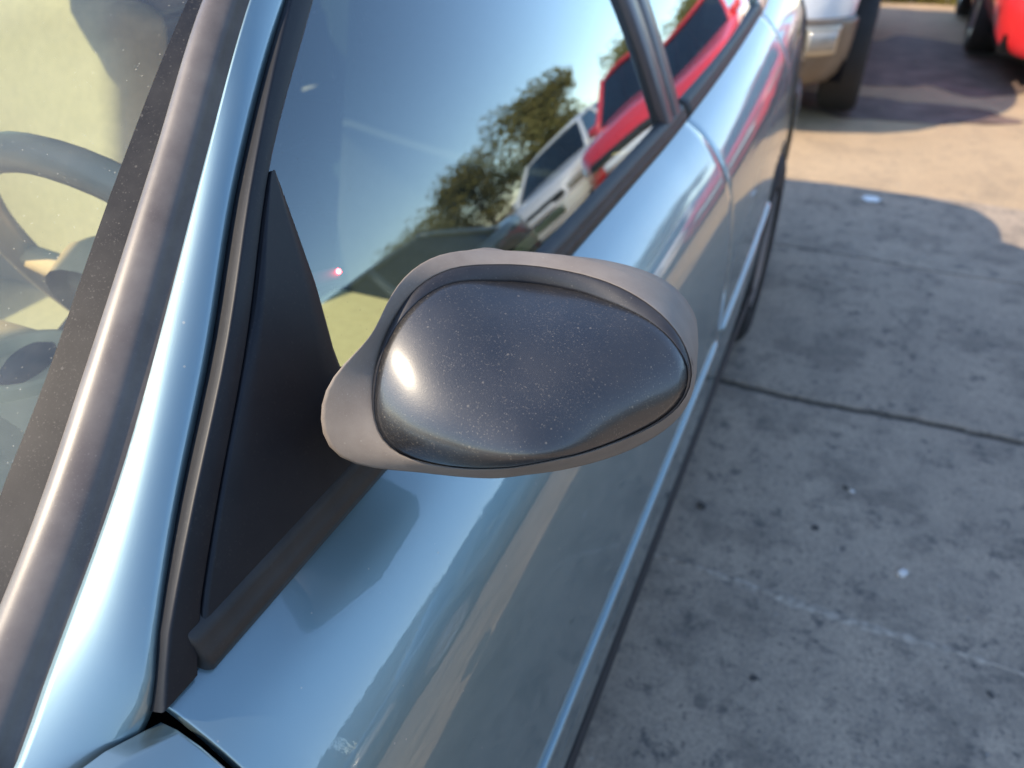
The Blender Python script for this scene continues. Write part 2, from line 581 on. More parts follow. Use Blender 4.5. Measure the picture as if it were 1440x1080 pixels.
SIDE = [(-0.215, 0.20), (-0.175, 0.245), (-0.157, 0.30), (-0.1505, 0.38), (-0.1485, 0.46), (-0.1490, 0.55), (-0.1515, 0.64), (-0.1570, 0.715),
        (-0.1640, 0.764), (-0.1720, 0.800), (-0.1860, 0.834), (-0.2080, 0.866), (-0.2380, 0.897), (-0.2700, 0.9185)]
def plan(y):
    if y > 1.4:
        return -0.020 * (y - 1.4) ** 2
    if y < 0.2:
        return -0.05 * (0.2 - y) ** 2
    return 0.0
def belt(y):
    return 0.0 if y < 1.2 else 0.050 * ((y - 1.2) / 1.1) ** 1.3
def side_z(y, z):
    w = min(max((z - 0.5) / 0.42, 0), 1)
    return z + belt(y) * w
def side_pt(y, s):
    x, z = catmull(SIDE, s)
    return (x + plan(y), y, side_z(y, z))
S_TOP = len(SIDE) - 1
def s_of_z(y, z):
    lo, hi = 0.0, float(S_TOP)
    for _ in range(30):
        m = (lo + hi) / 2
        if side_pt(y, m)[2] < z:
            lo = m
        else:
            hi = m
    return lo
WHEEL_Y = (-0.30, 2.32)
WHEEL_R = 0.300
ARCH = 0.328
def low_z(y, base=0.27):
    z = base
    for yc in WHEEL_Y:
        d = abs(y - yc)
        if d < ARCH:
            z = max(z, WHEEL_R + math.sqrt(ARCH ** 2 - d * d))
    return z
def side_rows(y0, y1, ny, ns, top=S_TOP, base=0.27, topf=None):
    rows = []
    ys = lin(y0, y1, ny)
    sl = [s_of_z(y, low_z(y, base)) for y in ys]
    for i in range(ns):
        row = []
        for y, s0 in zip(ys, sl):
            t = i / (ns - 1)
            row.append(side_pt(y, s0 + (top - s0) * t))
        rows.append(row)
    return rows

def on_both(fn):
    for m in (False, True):
        fn((lambda rows: mirror_x(rows)) if m else (lambda rows: rows), (1, 0, 0) if m else (-1, 0, 0), m)

# A-pillar lines, one row per height: E4 outer edge, E3 paint/trim, E2 trim/glass band, E1 band/clear glass
E4T = [(0.860, -0.288, 0.062), (0.902, -0.2800, 0.1145), (0.9215, -0.2760, 0.1390), (0.935, -0.2775, 0.150), (0.952, -0.284, 0.165), (0.995, -0.304, 0.215), (1.051, -0.329, 0.287),
       (1.130, -0.365, 0.382), (1.214, -0.402, 0.503), (1.290, -0.435, 0.640), (1.345, -0.455, 0.790), (1.375, -0.468, 0.930)]
E3T = [(0.860, -0.325, 0.046), (0.902, -0.3220, 0.102), (0.928, -0.3275, 0.136), (0.990, -0.339, 0.216), (1.033, -0.3525, 0.271), (1.126, -0.386, 0.387), (1.214, -0.415, 0.498), (1.290, -0.452, 0.632), (1.345, -0.474, 0.782), (1.375, -0.490, 0.922)]
E2T = [(0.860, -0.358, 0.030), (0.902, -0.366, 0.082), (0.945, -0.374, 0.141), (0.982, -0.381, 0.189), (1.032, -0.396, 0.254), (1.125, -0.424, 0.372), (1.214, -0.451, 0.484), (1.290, -0.482, 0.622), (1.345, -0.506, 0.772), (1.375, -0.523, 0.912)]
E1T = [(0.902, -0.398, 0.070), (0.960, -0.405, 0.150), (0.999, -0.413, 0.199), (1.032, -0.422, 0.244), (1.125, -0.448, 0.362), (1.214, -0.468, 0.478), (1.290, -0.500, 0.614), (1.345, -0.526, 0.764), (1.375, -0.545, 0.904)]
def edge(tab, z):
    x, y = smooth_tab(tab, z)
    return Vector((x, y, z))
WN = Vector((0.207, -0.573, 0.793)).normalized()

def seam(z):
    return smooth_tab([(0.90, 0.0345), (0.935, 0.0325), (1.0, 0.030), (1.126, 0.0245), (1.21, 0.038), (1.40, 0.040)], z)[0]
GLASS_T = 0.34
def green(y, z, off=0.0):
    """a point on the side of the cabin above the belt, off metres outside the glass plane"""
    b = 0.92 + belt(y)
    dz = z - b
    return Vector((-0.27 + plan(y) - GLASS_T * dz - 0.38 * max(dz, 0) ** 2 + off, y, z + off * 0.4))

def hero_shell(conv, inw, m):
    # doors
    fd = flanged('front_door', conv(side_rows(0.153, 1.373, 44, 44)), inw, MAT['paint'], CAR, rad=0.0016, label='silver blue front door' if not m else None)
    rd = flanged('rear_door', conv(side_rows(1.3795, 2.262, 34, 44)), inw, MAT['paint'], CAR, rad=0.0016)
    # half-round rubbing strip, painted, along both doors
    for d, y0, y1 in ((fd, 0.159, 1.366), (rd, 1.387, 2.13)):
        rows = []
        for y in lin(y0, y1, 40):
            zc = 0.500 + 0.012 * max(0, y - 0.4)
            c = Vector(side_pt(y, s_of_z(y, zc)))
            e = 1.0
            if y - y0 < 0.012: e = max(0.15, (y - y0) / 0.012)
            if y1 - y < 0.012: e = max(0.15, (y1 - y) / 0.012)
            rows.append([c + Vector((-0.004 + 0.0105 * e * max(0, math.sin(a)) ** 0.7, 0, 0.0065 * math.cos(a))) for a in lin(0, math.pi, 9)])
        grid('rubbing_strip', conv(rows), MAT['paint'], d)
        # pressed swage line above it
    # fender: the same side, carried over the top towards the bonnet
    ys = lin(-1.02, 0.144, 40)
    rows = []
    for i in range(46):
        row = []
        for y in ys:
            drop = 0.115 * max(0, (0.05 - y) / 1.05) ** 1.5
            nose = 0.16 * max(0, (-0.72 - y) / 0.30) ** 2
            t = i / 45
            if t <= 0.74:
                s0 = s_of_z(y, low_z(y, 0.27))
                s = s0 + (S_TOP - s0) * t / 0.74
                x, yy, z = side_pt(y, s)
            else:
                u = (t - 0.74) / 0.26
                x = -0.27 + plan(y) - 0.11 * u
                z = 0.9185 + 0.020 * math.sin(u * math.pi / 2)
            z = z - drop * min(max((z - 0.45) / 0.45, 0), 1)
            xx = x - nose * (1 if x > CX else -1)
            if t > 0.70:           # the tip by the door is rounded and held off the pillar
                cut = (t - 0.70) / 0.30
                dd = max(0.0, -0.2615 - x)
                yy = min(y, 0.143 - (4.0 * dd if dd < 0.03 else 0.12 + 0.6 * (dd - 0.03)))
            else:
                yy = y
            row.append((xx, yy, z))
        rows.append(row)
    flanged('front_fender', conv(rows), inw, MAT['paint'], CAR)
    # rear quarter with the tail
    ys = lin(2.272, 3.10, 36)
    rows = []
    for i in range(44):
        row = []
        for y in ys:
            s0 = s_of_z(y, low_z(y, 0.30))
            x, yy, z = side_pt(y, s0 + (S_TOP - s0) * i / 43)
            rnd = 0.42 * max(0, (y - 2.86) / 0.40) ** 3.0
            row.append((x - rnd, yy, z))
        rows.append(row)
    q = flanged('rear_quarter', conv(rows), inw, MAT['paint'], CAR)
    # tail lamp wrapped round the corner
    rows = []
    for i in range(8):
        z = 0.70 + 0.22 * i / 7
        row = []
        for y in lin(2.90, 3.12, 8):
            s0 = s_of_z(min(y, 3.22), z)
            x, yy, zz = side_pt(y, s0)
            row.append((x - 0.42 * max(0, (y - 2.86) / 0.40) ** 3.0 + 0.006, y, z))
        rows.append(row)
    grid('tail_lamp', conv(rows), MAT['tail'], CAR)
    # sill under the doors
    rows = []
    for y in lin(0.06, 2.12, 20):
        rows.append([(-0.160, y, 0.272), (-0.152, y, 0.262), (-0.158, y, 0.235), (-0.185, y, 0.205), (-0.24, y, 0.19), (-0.30, y, 0.20)])
    grid('sill', conv(rows), MAT['plastic'], CAR)
    # dark jambs behind the shut lines
    rows = [[(x, y, z) for y in lin(-0.0, 2.30, 20)] for x, z in ((-0.20, 0.24), (-0.185, 0.4), (-0.18, 0.7), (-0.25, 0.85), (-0.31, 0.905))]
    grid('door_jamb', conv(rows), MAT['gap'], CAR)
    # jamb strip behind the front pillar gap
    rows = []
    for z in lin(0.905, 1.36, 24):
        e4 = edge(E4T, z)
        rows.append([e4 + Vector((-0.03, -0.012, -0.022)), e4 + Vector((-0.010, 0.0, -0.012)), e4 + Vector((-0.006, 0.014, -0.004)), e4 + Vector((-0.03, 0.05, -0.01))])
    grid('pillar_jamb', conv(rows), MAT['gap'], CAR)
    # A pillar
    rows = []
    for z in lin(0.862, 1.372, 48):
        a, b = edge(E3T, z), edge(E4T, z)
        wdt = (b - a).length
        row = [a - WN * 0.010]
        for k in range(11):
            t = k / 10
            row.append(a.lerp(b, t) + WN * (0.085 * wdt * math.sin(math.pi * min(t * 0.92 + 0.04, 1)) + 0.015 * (1 - t) - 0.08 * wdt * t ** 6))
        side = Vector((0.35, 0.55, -0.4)).normalized()
        row.append(b + side * 0.001 - WN * (0.003 + 0.08 * wdt))
        row.append(b - WN * (0.008 + 0.08 * wdt))
        rows.append(row)
    grid('front_pillar', conv(rows), MAT['pillar_paint'], CAR)
    # weathered plastic moulding beside the windscreen
    rows = []
    for z in lin(0.862, 1.372, 48):
        a, b = edge(E2T, z), edge(E3T, z)
        rows.append([a - WN * 0.004] + [a.lerp(b, t) + WN * (0.0015 + 0.0140 * math.sin(math.pi * t ** 0.55) ** 0.9 + 0.003 * t - 0.0035 * (1 / (1 + math.exp(-(t - 0.70) * 40)))) for t in lin(0.0, 1.0, 25)] + [b - WN * 0.006])
    grid('windscreen_moulding', conv(rows), MAT['trim'], CAR)
    # front window frame of the door
    rows = []
    for z in lin(0.921, 1.36, 30):
        e = edge(E4T, z)
        fw = seam(z) / 0.0352
        p = [green(e.y + (0.007 + (d - 0.007) * (seam(z) - 0.007) / 0.0282), z, o) for d, o in ((0.007, -0.022), (0.007, -0.002), (0.0071, 0.0022), (0.0078, 0.0036), (0.0092, 0.0040), (0.0105, 0.0041), (0.020, 0.0043), (0.0330, 0.0044), (0.0345, 0.0042), (0.0352, 0.0034), (0.0352, -0.004), (0.038, -0.016))]
        rows.append(p)
    grid('window_frame', conv(rows), MAT['black'], fd)
    # roof rail of the doors
    for d, y0, y1 in ((fd, 0.80, 1.36), (rd, 1.38, 2.20)):
        rows = []
        for y in lin(y0, y1, 16):
            zt = 1.352 + 0.012 * math.sin((y - 0.8) / 1.4 * math.pi)
            rows.append([green(y, zt - 0.03, -0.012), green(y, zt - 0.03, 0.004), green(y, zt, 0.006), green(y, zt + 0.02, 0.002), green(y, zt + 0.025, -0.012)])
        grid('window_frame', conv(rows), MAT['black'], d)
    # pillar trims between the windows, one on each door
    for d, ya0, ya1, yb0, yb1 in ((fd, 1.252, 1.205, 1.296, 1.262), (rd, 1.301, 1.268, 1.344, 1.325)):
        rows = []
        for z in lin(0.925, 1.345, 14):
            t = (z - 0.925) / 0.42
            a, b = ya0 + (ya1 - ya0) * t, yb0 + (yb1 - yb0) * t
            rows.append([green(a, z, -0.012), green(a, z, 0.004), green(a + 0.004, z, 0.006), green((a + b) / 2, z, 0.0065), green(b - 0.003, z, 0.006), green(b, z, 0.003), green(b, z, -0.012)])
        grid('pillar_trim', conv(rows), MAT['pillar_trim'], d)
    # sail panel that carries the mirror
    rows = []
    for z in lin(0.928, 1.124, 22):
        a = edge(E4T, z).y + seam(z) + 0.0012
        b = interp([(0.928, 0.362), (1.011, 0.374), (1.054, 0.388), (1.124, 0.4035)], z)[0]
        b = max(b, a + 0.003)
        rows.append([green(a, z, -0.004), green(a + 0.0005, z, 0.0040), green(a + 0.002, z, 0.0052)] + [green(a + (b - a) * t, z, 0.0055) for t in lin(0.03, 0.97, 7)] + [green(b, z, 0.004), green(b, z, -0.012)])
    grid('sail_panel', conv(rows), MAT['black'], fd)
    # belt seals
    for d, y0, y1 in ((fd, 0.180, 1.362), (rd, 1.384, 2.26)):
        rows = []
        for y in lin(y0, y1, 40):
            b = 0.92 + belt(y)
            e = 1.0
            prof = ((-0.012, -0.007), (0.001, -0.0055), (0.0065, -0.002), (0.0095, 0.005), (0.0100, 0.012), (0.0080, 0.0165), (0.0085, 0.0180), (0.0060, 0.024), (0.001, 0.0275), (-0.010, 0.029))
            rows.append([Vector((-0.27 + plan(y) + u * e - GLASS_T * max(v, 0), y, b + v)) for u, v in prof])
        first = list(rows[0])
        for f, dy in ((0.8, 0.002), (0.45, 0.004), (0.0, 0.0045)):
            rows.insert(0, [Vector((-0.282 + (p.x + 0.282) * f, y0 - dy, p.z)) for p in first])
        grid('belt_seal', conv(rows), MAT['rubber'], d)
    # glass
    def pane(name, d, f0, f1, z0, z1):
        rows = []
        for z in lin(z0, z1, 16):
            a, b = f0(z), f1(z)
            rows.append([green(a + (b - a) * t, z, -0.006 + 0.004 * math.sin(math.pi * t)) for t in lin(0, 1, 18)])
        grid(name, conv(rows), MAT['window'], d)
    def front_edge(z):
        e = edge(E4T, z).y + seam(z) - 0.003
        return max(e, interp([(0.91, 0.354), (1.011, 0.370), (1.054, 0.384), (1.124, 0.400)], z)[0] if z < 1.124 else e)
    pane('door_glass', fd, front_edge, lambda z: 1.258 - 0.112 * (z - 0.925), 0.915, 1.35)
    pane('door_glass', rd, lambda z: 1.335 - 0.04 * (z - 0.925), lambda z: 2.22 - 0.55 * max(0, z - 1.0), 0.93, 1.35)
    # C pillar
    rows = []
    for z in lin(0.955, 1.385, 18):
        a = 2.225 - 0.55 * max(0, z - 1.0)
        b = 2.86 - 1.15 * (z - 0.955) ** 0.95
        rows.append([green(a, z, -0.014), green(a, z, 0.003)] + [green(a + (b - a) * t, z, 0.004 - 0.035 * t ** 3) for t in lin(0.05, 1, 8)] + [green(b, z, -0.06)])
    grid('rear_pillar', conv(rows), MAT['paint'], CAR)
    # roof drip rail
    rows = []
    for y in lin(0.90, 2.30, 20):
        z = 1.385 + 0.014 * math.sin((y - 0.9) / 1.4 * math.pi)
        c = green(y, z, 0.0)
        rows.append([c + Vector((0.006, 0, -0.018)), c + Vector((0.010, 0, -0.004)), c + Vector((0.0, 0, 0.010)), c + Vector((-0.03, 0, 0.020)), c + Vector((-0.06, 0, 0.024))])
    grid('roof_rail', conv(rows), MAT['paint'], CAR)
    # interior door card with arm rest
    rows = []
    for y in lin(0.20, 1.30, 12):
        rows.append([(-0.268, y, 0.900), (-0.300, y, 0.925), (-0.335, y, 0.915), (-0.345, y, 0.86), (-0.345, y, 0.72), (-0.40, y, 0.70), (-0.405, y, 0.66), (-0.345, y, 0.62), (-0.34, y, 0.35)])
    grid('door_card', conv(rows), MAT['interior'] if m else MAT['beige'], fd)
    # wheels
    for yc in WHEEL_Y:
        w = thing_part('wheel', CAR)
        sx = 2 * CX + 0.160 if m else -0.160
        sg = -1 if not m else 1     # axis runs inward
        prof = [(0.19, 0.0), (0.205, -0.004), (0.26, -0.006), (0.285, 0.008), (WHEEL_R - 0.001, 0.03), (WHEEL_R, 0.10), (WHEEL_R - 0.002, 0.16), (0.28, 0.185), (0.20, 0.185)]
        grid('tyre', lathe_rows(prof, (sx, yc, WHEEL_R), 'x', sg, 40), MAT['tyre'], w, wrap=True)
        prof = [(0.200, 0.008), (0.185, 0.004), (0.170, 0.020), (0.12, 0.022), (0.06, 0.010), (0.03, 0.008), (0.001, 0.008)]
        grid('rim', lathe_rows(prof, (sx, yc, WHEEL_R), 'x', sg, 40), MAT['alloy'], w, wrap=True)

def thing_part(name, parent):
    o = bpy.data.objects.new(name, None)
    COL.objects.link(o)
    o.parent = parent
    return o

on_both(hero_shell)

# parts on the centre line of the car
def hero_centre():
    # windscreen with its black printed border
    rows = []
    for z in lin(0.905, 1.372, 24):
        e = edge(E2T, z) - WN * 0.004
        half = e.x - CX
        def wpt(x):
            mm = e.x - x
            return Vector((x, e.y - 0.36 * mm + 0.36 * mm * mm / (2 * half), z))
        rows.append([wpt(x) if x >= CX else Vector((x, wpt(2 * CX - x).y, z)) for x in lin(e.x + 0.004, 2 * CX - e.x - 0.004, 33)])
    ws = grid('windscreen', rows, MAT['windscreen'], CAR)
    for m in (False, True):
        rows = []
        for z in lin(0.905, 1.372, 30):
            a, b = edge(E1T, z), edge(E2T, z)
            rows.append([a.lerp(b, t) - WN * 0.0012 for t in lin(0, 1.05, 5)])
        grid('printed_border', mirror_x(rows) if m else rows, MAT['frit'], ws)
    # scuttle panel below the screen
    rows = []
    for x in lin(-0.34, 2 * CX + 0.34, 21):
        t = abs(x - CX) / 0.655
        rows.append([(x, 0.10 - 0.17 * (1 - t * t), 0.898), (x, 0.03 - 0.17 * (1 - t * t), 0.892), (x, -0.05 - 0.17 * (1 - t * t), 0.905)])
    grid('scuttle', rows, MAT['plastic'], CAR)
    # bonnet
    rows = []
    for i in range(20):
        t = i / 19
        row = []
        for x in lin(-0.392, 2 * CX + 0.392, 25):
            c = abs(x - CX) / 0.60
            y = -0.02 - 0.17 * (1 - c * c) - t * (0.95 - 0.10 * (1 - c * c) - 0.0) + 0.10 * t * c ** 3
            z = 0.936 + 0.035 * (1 - c * c) - 0.115 * max(0, (0.05 - y) / 1.05) ** 1.5
            row.append((x, y, z))
        rows.append(row)
    flanged('bonnet', rows, (0, 0, -1), MAT['paint'], CAR)
    # front and rear bumpers
    for nm, yb, sgn, zz, hw0 in (('front_bumper', -0.72, -1, (0.24, 0.30, 0.45, 0.58, 0.70, 0.78), 0.76), ('rear_bumper', 2.80, 1, (0.28, 0.34, 0.45, 0.56, 0.64, 0.68), 0.802)):
        rows = []
        for i, z in enumerate(zz):
            bulge = (0.0, 0.03, 0.05, 0.05, 0.035, -0.01)[i]
            row = []
            for a in lin(-math.pi / 2, math.pi / 2, 49):
                sx, cx_ = math.sin(a), max(math.cos(a), 0.0)
                row.append((CX + (hw0 + bulge * 0.3) * math.copysign(abs(sx) ** 0.5, sx), yb + sgn * (0.40 + bulge) * cx_ ** 0.5, z))
            rows.append(row)
        grid(nm, rows, MAT['paint'], CAR)
    # roof
    rows = []
    for y in lin(0.90, 2.28, 20):
        t = (y - 0.90) / 1.38
        ze = 1.400 + 0.016 * math.sin(t * math.pi)
        xe = green(y, 1.385).x - 0.045
        row = []
        for k in range(21):
            u = -1 + 2 * k / 20
            row.append((CX + u * (xe - CX), y + (-0.09 * (1 - u * u) if t < 0.3 else 0) * (1 - t / 0.3), ze + 0.045 * (1 - u * u) * (0.55 + 0.45 * math.sin(t * math.pi))))
        rows.append(row)
    grid('roof', rows, MAT['paint'], CAR)
    rows2 = [[(p[0], p[1], p[2] - 0.03) for p in r] for r in rows]
    grid('headliner', rows2, MAT['headliner'], CAR)
    # rear screen
    rows = []
    for i in range(10):
        t = i / 9
        y = 2.29 + 0.52 * t
        z = 1.405 - 0.40 * t ** 1.15
        hw = 0.52 + 0.10 * t
        rows.append([(CX + u * hw, y + 0.06 * (1 - u * u), z + 0.03 * (1 - u * u)) for u in lin(-1, 1, 15)])
    grid('rear_screen', rows, MAT['window'], CAR)
    # boot lid
    rows = []
    for i in range(14):
        t = i / 13
        y = 2.80 + 0.44 * min(t / 0.6, 1)
        z = 1.005 - 0.02 * min(t / 0.6, 1) - 0.30 * max(0, (t - 0.6) / 0.4) ** 0.8
        y += 0.035 * math.sin(max(0, (t - 0.6) / 0.4) * math.pi / 2)
        hw = 0.665 - 0.03 * t
        rows.append([(CX + u * hw, y - 0.10 * abs(u) ** 3, z + 0.025 * (1 - u * u)) for u in lin(-1, 1, 19)])
    flanged('boot_lid', rows, (0, -0.4, -1), MAT['paint'], CAR)
    # floor pan closes the body from below
    box('floor_pan', (2 * CX + 0.26, -0.9, 0.20), (-0.26, 3.05, 0.30), MAT['gap'], CAR)
    for yc in WHEEL_Y:
        for x0, x1 in ((-0.56, -0.40), (2 * CX + 0.40, 2 * CX + 0.56)):
            box('wheel_well', (x0, yc - 0.36, 0.30), (x1, yc + 0.36, 0.70), MAT['gap'], CAR)
    box('parcel_shelf', (2 * CX + 0.38, 2.20, 0.90), (-0.38, 2.85, 0.93), MAT['interior'], CAR)
    box('bulkhead', (2 * CX + 0.36, -0.12, 0.30), (-0.36, -0.08, 0.88), MAT['gap'], CAR)
    # dashboard
    rows = []
    for x in lin(-0.385, 2 * CX + 0.385, 31):
        c = abs(x - CX) / 0.61
        bow = -0.10 * (1 - c * c)
        hood = 0.035 * math.exp(-((x + 0.64) / 0.17) ** 2)
        rows.append([(x, 0.02 + bow, 0.880), (x, 0.12 + bow, 0.893 + 0.3 * hood), (x, 0.24 + bow * 0.6, 0.905 + hood), (x, 0.33 + bow * 0.3, 0.898 + hood), (x, 0.375, 0.872 + 0.6 * hood), (x, 0.372, 0.80), (x, 0.355, 0.70), (x, 0.30, 0.58), (x, 0.20, 0.50)])
    dash = grid('dashboard', rows, MAT['dash'], CAR)
    # round air vent at the end of the dash
    vc = Vector((-0.605, 0.345, 0.939)); vn = Vector((0.0, 0.0, 1.0))
    def disc(c, n, rad, k, off):
        a = n.orthogonal().normalized(); b = n.cross(a)
        return [c + n * off + (a * math.cos(2 * math.pi * i / k) + b * math.sin(2 * math.pi * i / k)) * rad for i in range(k)]
    grid('vent_ring', [disc(vc, vn, r, 28, o) for r, o in ((0.050, -0.008), (0.049, 0.004), (0.046, 0.008), (0.041, 0.006), (0.038, -0.006), (0.001, -0.008))], MAT['dash'], dash, wrap=True)
    a = Vector((-0.2, 0.98, 0)).normalized()
    fl = [vc + vn * 0.004 + a * (0.031 * math.cos(t)) + vn.cross(a) * (0.014 * math.sin(t)) for t in lin(0, 2 * math.pi * 27 / 28, 28)]
    grid('vent_flap', [[p - vn * 0.008 for p in fl], fl, [vc + vn * 0.009 + (p - vc) * 0.6 for p in fl], [vc + vn * 0.010 + (p - vc) * 0.02 for p in fl]], MAT['interior'], dash, wrap=True)
    # instrument binnacle and column
    box('instrument_hood', (-0.79, 0.28, 0.84), (-0.50, 0.41, 0.935), MAT['dash'], dash, bev=0.03)
    # steering wheel
    sc = Vector((-0.640, 0.515, 0.925)); sn = Vector((0, 0.905, 0.425)).normalized()
    u1 = Vector((1, 0, 0)); u2 = sn.cross(u1).normalized()
    if u2.z < 0: u2 = -u2
    sw = thing_part('steering_wheel', CAR)
    ring = [sc + (u1 * math.cos(t) + u2 * math.sin(t)) * 0.182 for t in lin(0, 2 * math.pi * 47 / 48, 48)]
    tube('rim', ring, 0.0175, MAT['wheelrim'], sw, n=12, closed=True)
    hub = [[sc + (u1 * math.cos(t) * 1.15 + u2 * math.sin(t)) * r - sn * d for t in lin(0, 2 * math.pi * 23 / 24, 24)] for r, d in ((0.078, 0.045), (0.080, 0.01), (0.07, -0.008), (0.04, -0.018), (0.001, -0.02))]
    grid('hub', hub, MAT['dash'], sw, wrap=True)
    for ang in (0.05, math.pi - 0.05, -math.pi / 2):
        d = u1 * math.cos(ang) + u2 * math.sin(ang)
        tube('spoke', [sc + d * 0.06 - sn * 0.01, sc + d * 0.12 - sn * 0.006, sc + d * 0.178], [0.020, 0.016, 0.013], MAT['dash'], sw, n=8)
    col = tube('steering_column', [sc - sn * 0.02, sc - sn * 0.22], 0.045, MAT['interior'], CAR, n=14)
    tip = Vector((-0.452, 0.590, 0.944))
    st = [sc + Vector((0.03, -0.05, -0.01)), Vector((-0.53, 0.545, 0.925)), tip]
    tube('stalk', st, [0.010, 0.009, 0.008], MAT['interior'], col, n=8)
    bm_pts = lathe_rows([(0.001, -0.0022), (0.0018, -0.0012), (0.0022, 0.0), (0.0018, 0.0012), (0.001, 0.0022)], tip + Vector((0.004, -0.005, 0.006)), 'z', 1, 10)
    grid('indicator_lamp', bm_pts, MAT['led'], col, wrap=True, caps=True)
    # seats
    for xs_, lab in ((-0.640, 'driver'), (2 * CX + 0.575, 'passenger')):
        seat = thing_part('front_seat', CAR)
        dy = 0.0 if lab == 'driver' else -0.24
        fab = MAT['seat_dark'] if lab == 'driver' else MAT['beige']
        box('cushion', (xs_ - 0.25, 0.62 + dy, 0.42), (xs_ + 0.25, 1.16 + dy, 0.60), MAT['beige'], seat, bev=0.06, seg=4)
        rot = Matrix.Rotation(R(-18), 3, 'X')
        c = Vector((xs_, 1.25 + dy, 0.84 if lab == 'driver' else 0.79))
        box('backrest', c - Vector((0.245, 0.065, 0.32)), c + Vector((0.245, 0.065, 0.32)), fab, seat, bev=0.06, seg=4, rot=rot)
        h = Vector((xs_, 1.385 + dy, 1.245))
        box('headrest', h - Vector((0.135, 0.045, 0.085)), h + Vector((0.135, 0.045, 0.085)), fab, seat, bev=0.04, seg=4, rot=rot)
        for dx in (-0.06, 0.06):
            tube('headrest_post', [(xs_ + dx, 1.345 + dy, 1.10), (xs_ + dx, 1.375 + dy, 1.22)], 0.007, MAT['chrome'], seat, n=8)
    bench = thing_part('rear_seat', CAR)
    box('cushion', (2 * CX + 0.42, 1.75, 0.42), (-0.42, 2.2, 0.58), MAT['seat_dark'], bench, bev=0.05)
    box('backrest', (2 * CX + 0.42, 2.14, 0.55), (-0.42, 2.27, 1.02), MAT['seat_dark'], bench, bev=0.05)
    # inner mirror
    tube('inner_mirror', [(CX - 0.10, 0.72, 1.27), (CX, 0.705, 1.275), (CX + 0.10, 0.72, 1.27)], 0.028, MAT['interior'], CAR, n=12)
hero_centre()

# ---------------------------------------------------------------- door mirror
RIM_OUTER = [(-0.0572, 0.4381, 1.0150), (-0.0584, 0.4408, 1.0216), (-0.0605, 0.4431, 1.0281), (-0.0632, 0.4451, 1.0344), (-0.0665, 0.4468, 1.0404), (-0.0704, 0.4483, 1.0462), (-0.0748, 0.4495, 1.0515), (-0.0797, 0.4504, 1.0564), (-0.0851, 0.4510, 1.0607), (-0.0908, 0.4514, 1.0645), (-0.0967, 0.4515, 1.0677), (-0.1028, 0.4515, 1.0704), (-0.1089, 0.4514, 1.0726), (-0.1149, 0.4511, 1.0746), (-0.1209, 0.4507, 1.0762), (-0.1267, 0.4502, 1.0776), (-0.1325, 0.4496, 1.0788), (-0.1382, 0.4488, 1.0798), (-0.1438, 0.4478, 1.0806), (-0.1492, 0.4468, 1.0812), (-0.1546, 0.4455, 1.0818), (-0.1599, 0.4441, 1.0821), (-0.1651, 0.4425, 1.0824), (-0.1703, 0.4408, 1.0827), (-0.1753, 0.4389, 1.0831), (-0.1803, 0.4366, 1.0836), (-0.1851, 0.4337, 1.0843), (-0.1898, 0.4302, 1.0851), (-0.1944, 0.4263, 1.0861), (-0.1989, 0.4217, 1.0873), (-0.2034, 0.4167, 1.0887), (-0.2078, 0.4111, 1.0901), (-0.2122, 0.4052, 1.0913), (-0.2164, 0.3989, 1.0920), (-0.2204, 0.3924, 1.0923), (-0.2240, 0.3858, 1.0918), (-0.2271, 0.3791, 1.0906), (-0.2297, 0.3725, 1.0887), (-0.2317, 0.3661, 1.0862), (-0.2331, 0.3599, 1.0832), (-0.2340, 0.3539, 1.0797), (-0.2346, 0.3482, 1.0759), (-0.2349, 0.3427, 1.0719), (-0.2354, 0.3374, 1.0678), (-0.2365, 0.3322, 1.0636), (-0.2389, 0.3267, 1.0593), (-0.2427, 0.3210, 1.0544), (-0.2474, 0.3154, 1.0486), (-0.2521, 0.3102, 1.0416), (-0.2558, 0.3058, 1.0334), (-0.2580, 0.3024, 1.0244), (-0.2587, 0.3001, 1.0147), (-0.2579, 0.2988, 1.0049), (-0.2548, 0.2988, 0.9956), (-0.2488, 0.3004, 0.9877), (-0.2398, 0.3036, 0.9822), (-0.2289, 0.3079, 0.9792), (-0.2182, 0.3125, 0.9776), (-0.2089, 0.3168, 0.9762), (-0.2011, 0.3207, 0.9747), (-0.1943, 0.3243, 0.9729), (-0.1884, 0.3278, 0.9712), (-0.1829, 0.3312, 0.9695), (-0.1778, 0.3345, 0.9680), (-0.1731, 0.3377, 0.9666), (-0.1686, 0.3407, 0.9654), (-0.1642, 0.3436, 0.9645), (-0.1600, 0.3464, 0.9639), (-0.1558, 0.3490, 0.9638), (-0.1517, 0.3513, 0.9641), (-0.1477, 0.3535, 0.9646), (-0.1438, 0.3554, 0.9652), (-0.1400, 0.3570, 0.9659), (-0.1362, 0.3586, 0.9666), (-0.1325, 0.3604, 0.9672), (-0.1288, 0.3624, 0.9676), (-0.1253, 0.3645, 0.9680), (-0.1217, 0.3669, 0.9684), (-0.1182, 0.3694, 0.9688), (-0.1147, 0.3721, 0.9691), (-0.1111, 0.3750, 0.9694), (-0.1075, 0.3781, 0.9697), (-0.1037, 0.3814, 0.9701), (-0.0998, 0.3850, 0.9706), (-0.0958, 0.3887, 0.9713), (-0.0916, 0.3927, 0.9721), (-0.0873, 0.3969, 0.9732), (-0.0829, 0.4012, 0.9748), (-0.0784, 0.4056, 0.9768), (-0.0738, 0.4102, 0.9793), (-0.0693, 0.4149, 0.9824), (-0.0652, 0.4195, 0.9862), (-0.0616, 0.4239, 0.9909), (-0.0590, 0.4280, 0.9962), (-0.0575, 0.4317, 1.0022), (-0.0569, 0.4351, 1.0085)]
